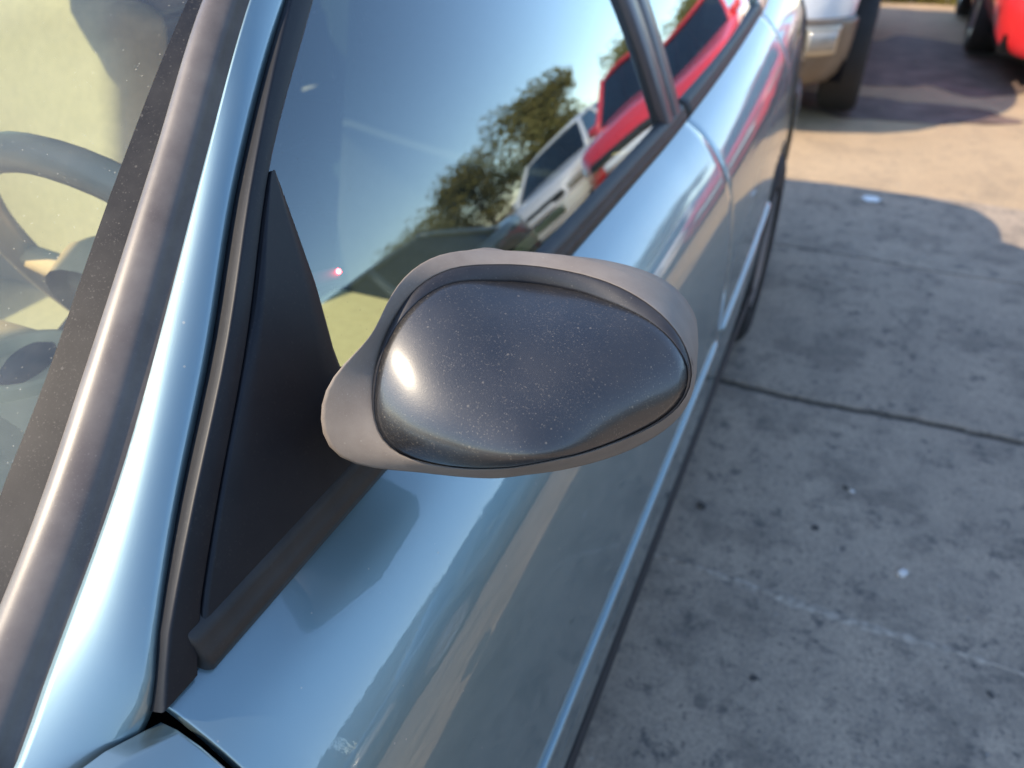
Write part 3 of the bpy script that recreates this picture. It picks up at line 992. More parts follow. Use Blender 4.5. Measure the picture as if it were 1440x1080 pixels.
RIM_INNER = [(-0.0559, 0.4086, 1.0335), (-0.0575, 0.4119, 1.0388), (-0.0603, 0.4147, 1.0439), (-0.0638, 0.4172, 1.0488), (-0.0679, 0.4194, 1.0533), (-0.0725, 0.4213, 1.0573), (-0.0775, 0.4230, 1.0609), (-0.0828, 0.4244, 1.0641), (-0.0883, 0.4257, 1.0667), (-0.0938, 0.4268, 1.0691), (-0.0994, 0.4278, 1.0710), (-0.1049, 0.4286, 1.0727), (-0.1104, 0.4293, 1.0741), (-0.1159, 0.4298, 1.0752), (-0.1212, 0.4301, 1.0762), (-0.1264, 0.4303, 1.0769), (-0.1316, 0.4303, 1.0775), (-0.1366, 0.4302, 1.0781), (-0.1415, 0.4298, 1.0785), (-0.1463, 0.4293, 1.0789), (-0.1510, 0.4286, 1.0793), (-0.1556, 0.4276, 1.0797), (-0.1601, 0.4264, 1.0802), (-0.1646, 0.4250, 1.0807), (-0.1690, 0.4234, 1.0811), (-0.1734, 0.4215, 1.0816), (-0.1777, 0.4192, 1.0821), (-0.1819, 0.4166, 1.0827), (-0.1861, 0.4137, 1.0832), (-0.1904, 0.4104, 1.0838), (-0.1946, 0.4068, 1.0845), (-0.1989, 0.4029, 1.0852), (-0.2032, 0.3987, 1.0857), (-0.2076, 0.3942, 1.0860), (-0.2118, 0.3895, 1.0858), (-0.2157, 0.3846, 1.0850), (-0.2194, 0.3797, 1.0836), (-0.2227, 0.3747, 1.0817), (-0.2256, 0.3697, 1.0792), (-0.2280, 0.3648, 1.0763), (-0.2300, 0.3600, 1.0729), (-0.2315, 0.3553, 1.0691), (-0.2328, 0.3506, 1.0652), (-0.2337, 0.3460, 1.0610), (-0.2344, 0.3416, 1.0567), (-0.2348, 0.3372, 1.0521), (-0.2349, 0.3331, 1.0473), (-0.2347, 0.3291, 1.0423), (-0.2342, 0.3253, 1.0371), (-0.2334, 0.3218, 1.0317), (-0.2323, 0.3185, 1.0261), (-0.2307, 0.3155, 1.0204), (-0.2286, 0.3128, 1.0146), (-0.2257, 0.3107, 1.0090), (-0.2217, 0.3091, 1.0039), (-0.2164, 0.3083, 0.9997), (-0.2098, 0.3081, 0.9967), (-0.2025, 0.3084, 0.9950), (-0.1949, 0.3090, 0.9943), (-0.1875, 0.3096, 0.9942), (-0.1806, 0.3103, 0.9946), (-0.1741, 0.3110, 0.9953), (-0.1681, 0.3117, 0.9961), (-0.1624, 0.3124, 0.9972), (-0.1572, 0.3132, 0.9984), (-0.1523, 0.3139, 0.9996), (-0.1478, 0.3147, 1.0006), (-0.1436, 0.3155, 1.0016), (-0.1397, 0.3164, 1.0027), (-0.1359, 0.3173, 1.0037), (-0.1324, 0.3184, 1.0049), (-0.1290, 0.3195, 1.0060), (-0.1258, 0.3207, 1.0069), (-0.1228, 0.3220, 1.0077), (-0.1199, 0.3236, 1.0083), (-0.1171, 0.3253, 1.0088), (-0.1144, 0.3273, 1.0090), (-0.1118, 0.3295, 1.0091), (-0.1091, 0.3319, 1.0090), (-0.1064, 0.3346, 1.0087), (-0.1038, 0.3375, 1.0085), (-0.1011, 0.3407, 1.0083), (-0.0984, 0.3440, 1.0081), (-0.0956, 0.3476, 1.0079), (-0.0927, 0.3515, 1.0078), (-0.0896, 0.3556, 1.0077), (-0.0862, 0.3600, 1.0077), (-0.0827, 0.3646, 1.0079), (-0.0789, 0.3694, 1.0084), (-0.0748, 0.3746, 1.0092), (-0.0704, 0.3799, 1.0105), (-0.0661, 0.3853, 1.0125), (-0.0621, 0.3906, 1.0153), (-0.0588, 0.3958, 1.0189), (-0.0565, 0.4006, 1.0233), (-0.0555, 0.4049, 1.0282)]
CAP_EDGE = [(-0.0571, 0.4042, 1.0359), (-0.0592, 0.4073, 1.0410), (-0.0626, 0.4098, 1.0457), (-0.0671, 0.4119, 1.0500), (-0.0721, 0.4137, 1.0537), (-0.0775, 0.4153, 1.0569), (-0.0832, 0.4167, 1.0595), (-0.0890, 0.4180, 1.0615), (-0.0948, 0.4191, 1.0631), (-0.1006, 0.4201, 1.0642), (-0.1063, 0.4210, 1.0650), (-0.1116, 0.4219, 1.0657), (-0.1168, 0.4227, 1.0662), (-0.1217, 0.4234, 1.0666), (-0.1264, 0.4240, 1.0671), (-0.1310, 0.4245, 1.0675), (-0.1354, 0.4248, 1.0678), (-0.1398, 0.4249, 1.0681), (-0.1440, 0.4248, 1.0682), (-0.1481, 0.4246, 1.0684), (-0.1521, 0.4241, 1.0687), (-0.1561, 0.4234, 1.0691), (-0.1599, 0.4225, 1.0694), (-0.1637, 0.4214, 1.0698), (-0.1674, 0.4200, 1.0702), (-0.1711, 0.4184, 1.0707), (-0.1747, 0.4164, 1.0713), (-0.1783, 0.4141, 1.0720), (-0.1819, 0.4114, 1.0727), (-0.1854, 0.4084, 1.0735), (-0.1890, 0.4051, 1.0745), (-0.1927, 0.4014, 1.0756), (-0.1966, 0.3973, 1.0768), (-0.2005, 0.3930, 1.0779), (-0.2045, 0.3883, 1.0787), (-0.2084, 0.3835, 1.0790), (-0.2120, 0.3786, 1.0786), (-0.2153, 0.3736, 1.0776), (-0.2183, 0.3686, 1.0760), (-0.2210, 0.3637, 1.0740), (-0.2233, 0.3587, 1.0715), (-0.2253, 0.3537, 1.0687), (-0.2271, 0.3489, 1.0655), (-0.2286, 0.3441, 1.0619), (-0.2297, 0.3395, 1.0581), (-0.2305, 0.3350, 1.0539), (-0.2308, 0.3307, 1.0494), (-0.2308, 0.3267, 1.0446), (-0.2304, 0.3228, 1.0396), (-0.2298, 0.3192, 1.0344), (-0.2290, 0.3158, 1.0289), (-0.2278, 0.3126, 1.0233), (-0.2258, 0.3099, 1.0176), (-0.2230, 0.3078, 1.0121), (-0.2189, 0.3062, 1.0072), (-0.2135, 0.3054, 1.0032), (-0.2070, 0.3052, 1.0004), (-0.1996, 0.3055, 0.9988), (-0.1921, 0.3061, 0.9982), (-0.1849, 0.3067, 0.9982), (-0.1781, 0.3073, 0.9986), (-0.1718, 0.3080, 0.9993), (-0.1659, 0.3086, 1.0001), (-0.1604, 0.3093, 1.0012), (-0.1552, 0.3099, 1.0023), (-0.1505, 0.3107, 1.0034), (-0.1461, 0.3114, 1.0045), (-0.1419, 0.3122, 1.0056), (-0.1380, 0.3130, 1.0066), (-0.1344, 0.3140, 1.0077), (-0.1309, 0.3150, 1.0089), (-0.1276, 0.3160, 1.0100), (-0.1245, 0.3172, 1.0109), (-0.1215, 0.3185, 1.0117), (-0.1187, 0.3200, 1.0123), (-0.1160, 0.3217, 1.0128), (-0.1134, 0.3237, 1.0130), (-0.1108, 0.3259, 1.0131), (-0.1083, 0.3283, 1.0130), (-0.1057, 0.3309, 1.0128), (-0.1031, 0.3338, 1.0125), (-0.1005, 0.3369, 1.0123), (-0.0979, 0.3402, 1.0121), (-0.0953, 0.3438, 1.0119), (-0.0924, 0.3476, 1.0117), (-0.0894, 0.3517, 1.0115), (-0.0863, 0.3560, 1.0115), (-0.0829, 0.3605, 1.0117), (-0.0792, 0.3653, 1.0121), (-0.0753, 0.3704, 1.0129), (-0.0711, 0.3756, 1.0141), (-0.0669, 0.3809, 1.0159), (-0.0630, 0.3863, 1.0185), (-0.0597, 0.3914, 1.0219), (-0.0574, 0.3962, 1.0261), (-0.0565, 0.4005, 1.0309)]


def mirror_unit():
    A = [Vector(p) for p in RIM_OUTER]
    B = [Vector(p) for p in RIM_INNER]
    Cc = [Vector(p) for p in CAP_EDGE]
    n = len(A)
    ca = sum(A, Vector()) / n
    unit = thing_part('door_mirror', CAR)
    unit['label'] = 'dusty grey door mirror with a satin black cap'
    def back(p, f, dy):
        d0 = (p - ca)
        f = f - 0.12 * max(0.0, -d0.x / 0.12) - 0.10 * max(0.0, -d0.z / 0.07) * (1 if f > 0.85 else 0)
        q = ca + (p - ca) * f
        yb = 0.509 + 0.4 * q.x
        return Vector((q.x, yb + dy, 0.5 * (q.z + 0.962 + math.sqrt((q.z - 0.962) ** 2 + 0.0001))))
    rows = []
    rows.append([back(p, 0.80, -0.004) for p in A])
    rows.append([back(p, 0.84, 0.012) for p in A])
    rows.append([back(p, 0.90, 0.010) for p in A])
    rows.append([A[i].lerp(back(A[i], 0.93, 0.003), 0.6) for i in range(n)])
    rows.append([A[i].lerp(back(A[i], 0.95, 0.0), 0.12) for i in range(n)])
    rows.append(A)
    # softly crowned rim between silhouette and the edge of the dark cap
    cam_side = Vector((0.1, -0.75, 0.6)).normalized()
    for t, h in ((0.10, 0.22), (0.30, 0.42), (0.55, 0.45), (0.80, 0.30), (0.96, 0.16), (0.992, 0.05)):
        rows.append([A[i].lerp(B[i], t) + cam_side * h * 0.10 * min((B[i] - A[i]).length, 0.022) for i in range(n)])
    rows.append(B)
    rows.append([B[i].lerp(Cc[i], 0.15) + Vector((0, 0.004, -0.001)) for i in range(n)])
    cc0 = sum(Cc, Vector()) / n
    rows.append([cc0 + (B[i] - cc0) * 0.94 + Vector((0, 0.014, -0.004)) for i in range(n)])
    grid('mirror_housing', rows, MAT['housing'], unit, wrap=True)
    # dark bezel strip round the cap
    def shrink(P, f, d):
        return [cc0 + (p - cc0) * f + d for p in P]
    rows = [shrink(B, 0.994, Vector((0, 0.010, -0.004))), shrink(B, 0.994, Vector((0, 0.0008, 0)))]
    for t in (0.15, 0.5, 0.85, 1.0):
        rows.append([cc0 + ((B[i].lerp(Cc[i], t)) - cc0) * (0.996 if t < 1 else 1.0) + cam_side * 0.0008 * math.sin(t * math.pi) for i in range(n)])
    rows.append(shrink(Cc, 0.992, Vector((0, 0.006, -0.004))))
    grid('mirror_bezel', rows, MAT['bezel'], unit, wrap=True)
    # domed cap
    nrm = Vector((0.1, -0.8, 0.1)).normalized()
    rows = [shrink(Cc, 0.992, nrm * -0.006), shrink(Cc, 0.9965, nrm * -0.0005)]
    import numpy as np
    Q = np.array([list(P - cc0) for P in Cc])
    sv = np.linalg.svd(Q)[2]
    e0, e1, pn = Vector(sv[0]), Vector(sv[1]), Vector(sv[2])
    ea, eb = float(np.abs(Q @ sv[0]).mean()) * 1.5, float(np.abs(Q @ sv[1]).mean()) * 1.5
    D, p, q = 0.032, 2.8, 1.0
    for j in range(1, 27):
        s = 0.9965 * (1 - j / 26) ** 1.25
        f = D * (1 - s ** p) ** q - D * (1 - 0.9965 ** p) ** q
        s = max(s, 0.002)
        row = []
        for P in Cc:
            v = P - cc0
            res = v.dot(pn)
            flat = v - pn * res
            ph = math.atan2(flat.dot(e1) / eb, flat.dot(e0) / ea)
            ell = e0 * (ea * math.cos(ph)) + e1 * (eb * math.sin(ph))
            flat = flat.lerp(ell, 0.7 * (1 - s))
            row.append(cc0 + flat * s + pn * res * s ** 2.5 + nrm * f)
        rows.append(row)
    # ease the skin between its fixed edge and the crown
    for it in range(40):
        lam = 0.5 if it % 2 == 0 else -0.515
        new = [r[:] for r in rows]
        for j in range(4, len(rows) - 1):
            for k in range(n):
                avg = (rows[j - 1][k] + rows[j + 1][k]) * 0.25 + (rows[j][k - 1] + rows[j][(k + 1) % n]) * 0.25
                new[j][k] = rows[j][k] + (avg - rows[j][k]) * lam
        rows = new
    grid('mirror_cap', rows, MAT['cap'], unit, wrap=True, caps=False)
    # reflecting glass at the back
    g = [back(p, 0.80, -0.003) for p in A]
    gc = sum(g, Vector()) / n
    grid('mirror_glass', [g, [gc + (p - gc) * 0.02 for p in g]], MAT['mirror_glass'], unit, wrap=True)
    # foot that bolts the housing to the sail panel
    rows = []
    fc = Vector((-0.245, 0.372, 0.985))
    for t in lin(0, 1, 8):
        c = fc.lerp(Vector((-0.314, 0.385, 0.962)), t)
        ry, rz = 0.022, 0.022
        rows.append([c + Vector((0.2 * rz * math.sin(a) * -1, ry * math.cos(a), rz * math.sin(a))) for a in lin(0, 2 * math.pi * 19 / 20, 20)])
    grid('mirror_foot', rows, MAT['housing'], unit, wrap=True)
mirror_unit()

# ---------------------------------------------------------------- other vehicles in the yard
def yard_car(name, label, x, y, L, W, H, paintm, bumperm=None, zs_nose=0.72, hood=0.88, belt_z=0.95, scr0=1.05, scr1=1.75, roof1=3.3, tail=4.0, wheel=0.31, wf=0.85, wr=None, cat='car', group=None, clear=0.22, n_plan=6.0, boot=None, fog=False, low_col=None, bump_top=0.6):
    """a car that stands nose towards -Y; x centre, y nose"""
    root = thing(name, label, cat, (x, y + L / 2, 0), group)
    wr = wr if wr is not None else L - 0.8
    boot = boot if boot is not None else belt_z + 0.02
    top_tab = [(0.0, zs_nose - 0.08), (0.06, zs_nose), (0.25, hood - 0.04), (scr0, hood + 0.04), (scr0 + 0.15, belt_z), (tail, belt_z + 0.01), (L - 0.12, boot), (L, boot - 0.10)]
    def hw(yy):
        t = abs(2 * yy / L - 1)
        return W / 2 * max(0.0, 1 - min(t, 1) ** n_plan) ** (1 / n_plan)
    R_a = wheel + 0.05
    def zb(yy):
        z = clear
        for yc in (wf, wr):
            d = abs(yy - yc)
            if d < R_a:
                z = max(z, wheel + math.sqrt(R_a * R_a - d * d))
        return z
    # stations, dense at both ends and round the arches
    st = [0.0, 0.002, 0.008, 0.02, 0.04, 0.07, 0.11, 0.16, 0.22, 0.29, 0.37]
    st += [wf + R_a * math.sin(a) for a in lin(-1.5, 1.5, 17)]
    st += lin(wf + R_a + 0.08, wr - R_a - 0.08, 14)
    st += [wr + R_a * math.sin(a) for a in lin(-1.5, 1.5, 17)]
    st += [L - v for v in (0.30, 0.22, 0.16, 0.11, 0.07, 0.04, 0.02, 0.008, 0.002, 0.0)]
    st = sorted(set(round(s, 4) for s in st if 0 <= s <= L))
    prof = [(0.0, 0.90), (0.04, 0.945), (0.12, 0.975), (0.3, 0.995), (0.5, 1.0), (0.7, 0.992), (0.84, 0.975), (0.93, 0.945), (0.975, 0.905), (1.0, 0.85)]
    rows = []
    for s in st:
        zt = interp(top_tab, s)[0]
        z0 = zb(s)
        h = hw(s)
        half = []
        for t, f in prof:
            z = z0 + (zt - z0) * t
            lean = 0.16 * max(0, z - 0.50) ** 1.3 * max(0, 1 - s / 0.7) - 0.16 * max(0, z - 0.55) * max(0, 1 - (L - s) / 0.7)
            tuck = 0.25 * max(0, 0.42 - z) * max(0, 1 - s / 0.5) - 0.2 * max(0, 0.40 - z) * max(0, 1 - (L - s) / 0.5)
            half.append((h * f, y + s + lean + tuck, z))
        crown = [(h * 0.85 * c, half[-1][1], zt + 0.035 * (1 - c * c)) for c in (0.7, 0.45, 0.2, 0.0)]
        pts = half + crown
        rows.append([(x - a, b, c) for a, b, c in pts] + [(x + a, b, c) for a, b, c in reversed(pts[:-1])])
    body = grid('body', rows, paintm, root)
    # bottom plate
    box('floor_pan', (x - W / 2 + 0.12, y + 0.25, clear), (x + W / 2 - 0.12, y + L - 0.25, clear + 0.12), MAT['gap'], root)
    # nose pieces follow the body's own front
    def nose(u, z, off):
        """u -1..1 across the front and round the corners"""
        a = u * 1.25
        xx = W / 2 * math.copysign(abs(math.sin(a)) ** (2 / n_plan), a)
        yy = L / 2 * (1 - abs(math.cos(a)) ** (2 / n_plan))
        nx, ny = math.sin(a), -math.cos(a)
        zt = interp(top_tab, yy)[0]
        z0 = zb(yy)
        tt = min(max((z - z0) / max(zt - z0, 0.05), 0), 1)
        f = interp(prof, tt)[0]
        lean = 0.16 * max(0, z - 0.50) ** 1.3 * max(0, 1 - yy / 0.7)
        tuck = 0.25 * max(0, 0.42 - z) * max(0, 1 - yy / 0.5)
        return Vector((x + xx * f + nx * off, y + yy + lean + tuck + ny * off, z))
    def strip(nm, u0, u1, zz, off, mat, par=root, nu=24, **kw):
        m = len(zz)
        rr = []
        for i, z in enumerate(zz):
            e = 0.0 if i in (0, m - 1) else 1.0
            rr.append([nose(u, z, -0.02 if (k in (0, nu - 1) or not e) else off) for k, u in enumerate(lin(u0, u1, nu))])
        return grid(nm, rr, mat, par, **kw)
    if bumperm:
        z1 = bump_top
        bp = strip('front_bumper', -1.0, 1.0, [clear - 0.01, clear + 0.0, clear + 0.05, clear + 0.12, (clear + z1) / 2 + 0.04, z1 - 0.03, z1 - 0.008, z1], 0.035, bumperm, nu=60)
        if fog:
            for sg in (-1, 1):
                a0, a1 = sorted((sg * 0.24, sg * 0.49))
                fz = 0.50
                strip('fog_bezel', a0, a1, [fz - 0.085, fz - 0.078, fz - 0.06, fz + 0.05, fz + 0.066, fz + 0.072], 0.043, MAT['bronze_light'], bp)
                b0, b1 = sorted((sg * 0.27, sg * 0.46))
                strip('fog_lamp', b0, b1, [fz - 0.058, fz - 0.054, fz, fz + 0.045, fz + 0.048], 0.052, MAT['lamp'], bp)
    strip('grille', -0.34, 0.34, [zs_nose - 0.15, zs_nose - 0.145, zs_nose - 0.10, zs_nose - 0.05, zs_nose - 0.045], 0.012, MAT['plastic'])
    strip('lower_grille', -0.2, 0.2, [clear + 0.13, clear + 0.135, clear + 0.2, clear + 0.25, clear + 0.255], 0.042 if bumperm else 0.012, MAT['plastic'])
    for sg in (-1, 1):
        a0, a1 = sorted((sg * 0.40, sg * 0.86))
        hl = strip('headlight', a0, a1, [zs_nose - 0.16, zs_nose - 0.15, zs_nose - 0.10, zs_nose - 0.04, zs_nose - 0.03], 0.014, MAT['lamp'])
    strip('plate', -0.16, 0.16, [clear + 0.27, clear + 0.275, clear + 0.33, clear + 0.385, clear + 0.39], 0.05 if bumperm else 0.02, MAT['white'], nu=8)
    # cabin
    wb, wt = W / 2 * 0.86, W / 2 * 0.66
    zr = H - 0.07
    def cab(u, s0, s1, t):
        return Vector((x + u * (wb + (wt - wb) * t), y + s0 + (s1 - s0) * t, belt_z - 0.03 + (zr - belt_z + 0.03) * t))
    rr = []
    for t in lin(0, 1, 8):
        rr.append([cab(u, scr0, scr1, t) + Vector((0, -0.10 * (1 - u * u), 0.0)) for u in lin(-0.97, 0.97, 13)])
    grid('windscreen', rr, MAT['car_glass'], root)
    rr = []
    for t in lin(0, 1, 8):
        rr.append([cab(u, tail, roof1, t) + Vector((0, 0.06 * (1 - u * u), 0.0)) for u in lin(-0.97, 0.97, 13)])
    grid('rear_window', rr, MAT['car_glass'], root)
    for u in (-1, 1):
        f0, f1 = scr0 + 0.06, scr1 + 0.03
        mb0, mb1 = (scr0 + tail) / 2 - 0.1, (scr1 + roof1) / 2
        for a0, a1, b0, b1 in ((f0, f1, mb0 - 0.04, mb1 - 0.03), (mb0 + 0.04, mb1 + 0.03, tail - 0.08, roof1 - 0.03)):
            rr = []
            for t in lin(0.06, 0.95, 6):
                pa, pb = cab(u * 1.0, a0, a1, t), cab(u * 1.0, b0, b1, t)
                rr.append([pa.lerp(pb, v) for v in lin(0, 1, 8)])
            grid('side_window', rr, MAT['car_glass'], root)
        for a0, a1 in ((scr0, scr1), (mb0, mb1), (tail - 0.02, roof1)):
            tube('pillar', [cab(u * 0.99, a0, a1, t) for t in lin(0, 1.0, 6)], [0.05, 0.045, 0.04, 0.038, 0.036, 0.035], paintm, root, n=8)
        p0 = cab(u * 1.03, scr0 + 0.25, scr1, 0.0) + Vector((u * 0.06, 0, 0.06))
        box('wing_mirror', p0 - Vector((0.10, 0.04, 0.06)), p0 + Vector((0.10, 0.06, 0.06)), paintm, root, bev=0.035)
    rr = []
    for v in lin(-0.03, 1.03, 12):
        row = []
        for u in lin(-1, 1, 15):
            e = abs(u) ** 4
            row.append(cab(u, scr1, scr1, 1.0) + Vector((0, (roof1 - scr1) * v - 0.08 * (1 - u * u) * (1 - v), 0.07 - 0.05 * e - 0.03 * (2 * v - 1) ** 2)))
        rr.append(row)
    grid('roof', rr, paintm, root, mods=(('SOLIDIFY', {'thickness': 0.05, 'offset': -1.0}),))
    box('cabin_interior', (x - wt, y + scr1 + 0.2, belt_z - 0.25), (x + wt, y + roof1, belt_z + 0.02), MAT['interior'], root, bev=0.05)
    for u in (-1, 1):
        for yc in (wf, wr):
            w = thing_part('wheel', root)
            sx = x + u * (W / 2 - 0.012)
            prof_t = [(wheel * 0.66, 0.012), (wheel * 0.70, 0.0), (wheel * 0.90, -0.004), (wheel * 0.965, 0.010), (wheel * 0.995, 0.035), (wheel, 0.11), (wheel * 0.995, 0.19), (wheel * 0.95, 0.225), (wheel * 0.66, 0.225)]
            grid('tyre', lathe_rows(prof_t, (sx, y + yc, wheel), 'x', -u, 36), MAT['tyre'], w, wrap=True)
            prof_r = [(wheel * 0.69, 0.015), (wheel * 0.62, 0.008), (wheel * 0.56, 0.03), (wheel * 0.3, 0.03), (wheel * 0.15, 0.012), (0.001, 0.010)]
            grid('rim', lathe_rows(prof_r, (sx, y + yc, wheel), 'x', -u, 36), MAT['alloy'], w, wrap=True)
            box('wheel_well', (sx - u * 0.24 - 0.02, y + yc - 0.36, clear + 0.1), (sx - u * 0.24 + 0.02, y + yc + 0.36, 0.75), MAT['gap'], root)
    return root
MAT['bronze_light'] = paint('champagne_trim', (0.46, 0.40, 0.30), 0.6, 0.3, 0.1)

yard_car('suv', 'white off-road car with bronze bumper and fog lamp behind the blue car', -0.93, 4.62, 4.6, 1.87, 1.78, MAT['white'], MAT['bronze'],
         zs_nose=0.92, hood=1.04, belt_z=1.10, scr0=1.25, scr1=1.85, roof1=3.9, tail=4.35, wheel=0.39, wf=0.74, clear=0.26, n_plan=5.0, fog=True, boot=1.05)
yard_car('red_car', 'bright red car parked at the far side of the lane', 1.56, 6.15, 4.1, 1.76, 1.50, MAT['red'], None,
         zs_nose=0.74, hood=0.90, belt_z=0.95, scr0=1.10, scr1=1.75, roof1=3.3, tail=3.95, wheel=0.31, wf=1.45, clear=0.20, n_plan=5.0)
yard_car('white_car', 'white car mirrored in the side window beside the red one', 3.75, 7.3, 4.2, 1.74, 1.42, MAT['white'], None,
         zs_nose=0.72, hood=0.86, belt_z=0.92, scr0=1.15, scr1=1.8, roof1=3.0, tail=3.6)
yard_car('green_car', 'long dark green car across the lane, mirrored in the door window', 3.10, 1.0, 4.2, 1.76, 1.46, MAT['darkgreen'], None,
         zs_nose=0.72, hood=0.86, belt_z=0.92, scr0=1.15, scr1=1.8, roof1=3.0, tail=3.6)

# ---------------------------------------------------------------- sheet-metal fence along the yard
MAT['fence'] = plain('faded_fence_paint', (0.105, 0.135, 0.140), 0.65, var=0.2, scale=3)
MAT['post'] = plain('fence_post', (0.16, 0.16, 0.15), 0.7)
def fence():
    root = thing('fence', 'grey green sheet metal fence mirrored along the door panel', 'fence', (8.0, -4.0, -0.02))
    for k in range(8):
        y0 = -14.0 + 2.5 * k
        rows = []
        for z in (-0.02, 2.35):
            rows.append([(8.0 + 0.022 * math.sin(j * math.pi / 2), y0 + 0.06 + 2.38 * j / 76, z) for j in range(77)])
        grid('fence_panel', rows, MAT['fence'], root, smooth=False)
    for k in range(9):
        y0 = -14.0 + 2.5 * k
        box('post', (8.03, y0 - 0.03, -0.02), (8.09, y0 + 0.03, 2.42), MAT['post'], root, bev=0.006)
fence()

# ---------------------------------------------------------------- trees at the edge of the yard
def tree(x, y, h, rad, seed, label):
    rn = random.Random(seed)
    root = thing('tree', label, 'tree', (x, y, -0.02), 'trees at the edge of the yard')
    pts = [(x, y, -0.1), (x + rn.uniform(-.1, .1), y, h * 0.2), (x + rn.uniform(-.2, .2), y + rn.uniform(-.2, .2), h * 0.45), (x + rn.uniform(-.3, .3), y, h * 0.8)]
    tr = tube('trunk', pts, [0.03 * h, 0.024 * h, 0.018 * h, 0.006 * h], MAT['bark'], root, n=8)
    clumps = []
    for i in range(26):
        a = rn.uniform(0, 6.28); rr = rad * math.sqrt(rn.random()) * 0.9
        z = h * rn.uniform(0.30, 0.95)
        k = 1 - abs(z / h - 0.58) * 1.3
        c = Vector((x + rr * k * math.cos(a), y + rr * k * math.sin(a), z))
        clumps.append((c, rad * rn.uniform(0.22, 0.40)))
        if i < 9:
            tube('limb', [pts[1 if i % 2 else 2], (Vector(pts[2]) + c) / 2 + Vector((0, 0, -0.2)), c], [0.010 * h, 0.007 * h, 0.003 * h], MAT['bark'], tr, n=6)
    V, F = [], []
    for c, r_ in clumps:
        for _ in range(330):
            d = Vector((rn.gauss(0, 1), rn.gauss(0, 1), rn.gauss(0, 0.8)))
            d = d.normalized() * r_ * rn.random() ** 0.4
            p = c + d
            s = rn.uniform(0.10, 0.24) * h / 6
            a = Vector((rn.gauss(0, 1), rn.gauss(0, 1), rn.gauss(0, 1))).normalized()
            b = a.orthogonal().normalized()
            k = len(V)
            V += [p - a * s, p + b * s * 0.5, p + a * s, p - b * s * 0.5]
            F.append((k, k + 1, k + 2, k + 3))
    build('crown', V, F, MAT['leaf'], root, smooth=False, recalc=False)
for i, (tx, ty, th, tr_, lb) in enumerate((
        (12.6, 27.0, 4.9, 3.4, 'broadest olive tree at the yard edge, mirrored above the white car'),
        (17.5, 27.0, 4.6, 3.2, 'olive tree at the yard edge next to the broadest one'),
        (21.0, 26.0, 4.0, 3.2, 'low olive tree beyond the dark green car'),
        (27.0, 26.0, 3.6, 2.8, 'lowest bushy tree at the end of the tree row'),
        (8.5, 31.0, 3.6, 2.8, 'small olive tree at the yard edge behind the red car'))):
    tree(tx, ty, th, tr_, 20 + i, lb)

def shade_patch(name, cx, cy, rx, ry, seed, mat):  # flat irregular sheet whose colour deepens the shaded ground
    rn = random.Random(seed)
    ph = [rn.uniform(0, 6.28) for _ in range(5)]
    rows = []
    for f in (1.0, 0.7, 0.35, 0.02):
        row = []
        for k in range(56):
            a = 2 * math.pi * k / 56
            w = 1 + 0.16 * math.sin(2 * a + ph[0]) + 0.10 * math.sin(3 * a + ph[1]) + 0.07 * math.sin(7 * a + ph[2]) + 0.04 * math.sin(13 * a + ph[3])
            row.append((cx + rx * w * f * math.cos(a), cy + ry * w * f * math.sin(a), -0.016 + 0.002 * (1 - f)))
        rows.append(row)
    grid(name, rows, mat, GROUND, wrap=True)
MAT['shade_patch'] = plain('shade_dark_soil', (0.13, 0.09, 0.075), 0.75, spec=0.3, var=0.45, scale=5)  # dark soil colour with shade painted in, between SUV and red car
shade_patch('soil_shade_patch', 0.35, 7.1, 0.75, 1.15, 3, MAT['shade_patch'])
shade_patch('soil_shade_patch', 0.15, 5.55, 0.62, 0.33, 4, MAT['shade_patch'])

# ---------------------------------------------------------------- weeds at the far edge of the lane
def weeds():
    rn = random.Random(5)
    V, F = [], []
    for _ in range(5200):
        x = rn.uniform(-2.5, 5.5)
        y = 10.15 + rn.random() ** 2 * 1.8 + 0.12 * math.sin(3 * x)
        h = rn.uniform(0.08, 0.30)
        a = rn.uniform(0, 6.28); w = rn.uniform(0.006, 0.014)
        dx, dy = math.cos(a) * w, math.sin(a) * w
        lx, ly = rn.gauss(0, 0.35) * h, rn.gauss(0, 0.35) * h
        k = len(V)
        V += [(x - dx, y - dy, -0.02), (x + dx, y + dy, -0.02), (x + lx * 0.5 + dx * 0.7, y + ly * 0.5 + dy * 0.7, h * 0.6), (x + lx * 0.5 - dx * 0.7, y + ly * 0.5 - dy * 0.7, h * 0.6), (x + lx, y + ly, h)]
        F += [(k, k + 1, k + 2, k + 3), (k + 3, k + 2, k + 4)]
    o = build('grass', V, F, MAT['grass'], None, smooth=False, recalc=False, kind='stuff')
    tag(o, 'yellow green weeds along the far edge of the lane', 'grass')
weeds()

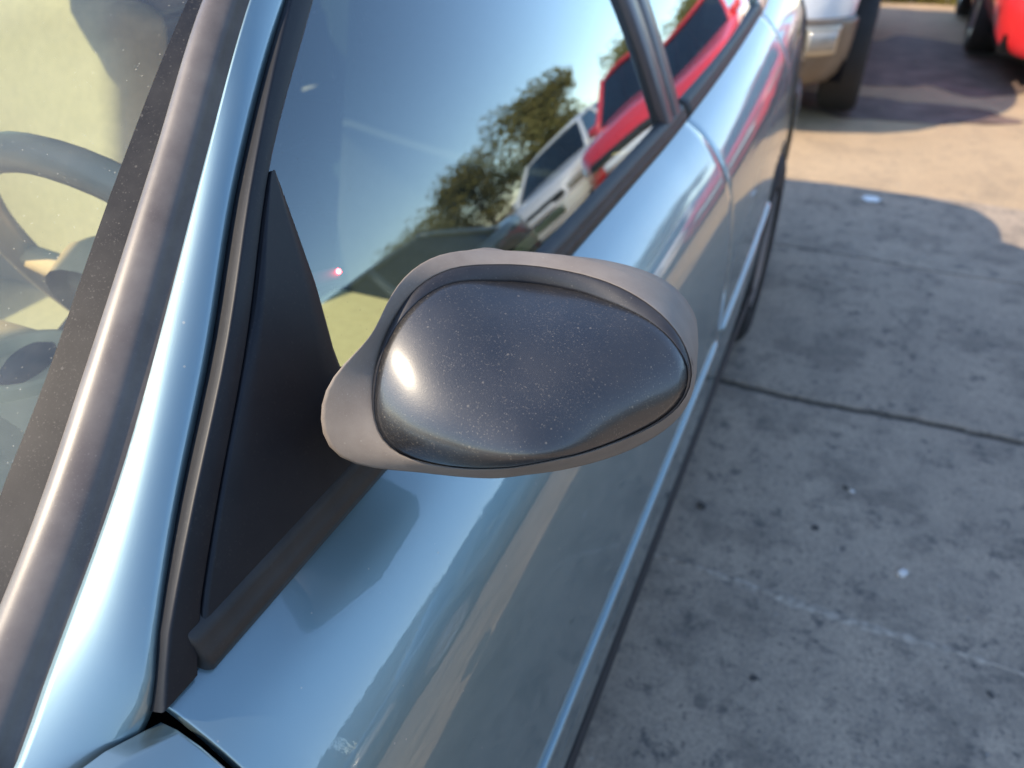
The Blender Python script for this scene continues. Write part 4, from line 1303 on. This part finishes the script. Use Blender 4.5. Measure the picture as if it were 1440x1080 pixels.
# ---------------------------------------------------------------- litter on the ground
pebble('stone', 0.323, 1.403, 0.010, MAT['stone'], 'pale angular stone lying on the shaded concrete', 'stone', seed=1)
pebble('stone', 0.205, 1.640, 0.006, MAT['stone'], 'small pale stone with a dark chip beside it', 'stone', seed=2)
pebble('debris_chip', 0.133, 1.474, 0.008, MAT['char'], 'long dark chip on the concrete beyond the pale stone', 'debris', 'dark chips on the concrete', 0.4, 3)
pebble('debris_chip', 0.067, 1.008, 0.007, MAT['char'], 'dark chip nearest the bottom of the picture', 'debris', 'dark chips on the concrete', 0.4, 4)
pebble('debris_chip', -0.125, 1.440, 0.010, MAT['char'], 'dark chip close under the edge of the door', 'debris', 'dark chips on the concrete', 0.5, 5)
pebble('debris_chip', 0.190, 1.650, 0.007, MAT['char'], 'small dark chip touching the little pale stone', 'debris', 'dark chips on the concrete', 0.5, 6)
pebble('debris_chip', 0.480, 1.150, 0.007, MAT['char'], 'dark chip beside the pale mortar seam', 'debris', 'dark chips on the concrete', 0.4, 7)

def scrap():
    rn = random.Random(9)
    rows = []
    for i in range(6):
        rows.append([(0.11 + 0.075 * i / 5 + 0.006 * j, 3.75 + 0.05 * j / 4 - 0.02 * i / 5, 0.003 + rn.uniform(0, 0.012)) for j in range(5)])
    o = grid('paper_scrap', rows, MAT['paper'], None, smooth=False, mods=(('SOLIDIFY', {'thickness': 0.001}),))
    tag(o, 'crumpled white paper scrap near the shadow edge', 'litter')
scrap()

def gravel():
    rn = random.Random(11)
    V, F = [], []
    for _ in range(2600):
        x, y = rn.uniform(-0.15, 1.4), 0.75 + 3.3 * rn.random() ** 1.3
        r_ = 0.001 + 0.0036 * rn.random() ** 3
        k = len(V)
        for a in range(5):
            t = 2 * math.pi * a / 5 + rn.random()
            V.append((x + r_ * math.cos(t), y + r_ * math.sin(t), 0.0))
        V.append((x, y, r_ * 1.1))
        F += [(k + a, k + (a + 1) % 5, k + 5) for a in range(5)]
    o = build('gravel', V, F, MAT['stone_mid'], None, smooth=False, recalc=False, kind='stuff')
    tag(o, 'fine grit scattered over the concrete', 'gravel')
MAT['stone_mid'] = plain('grit', (0.30, 0.28, 0.25), 0.9, var=0.5, scale=300)
gravel()
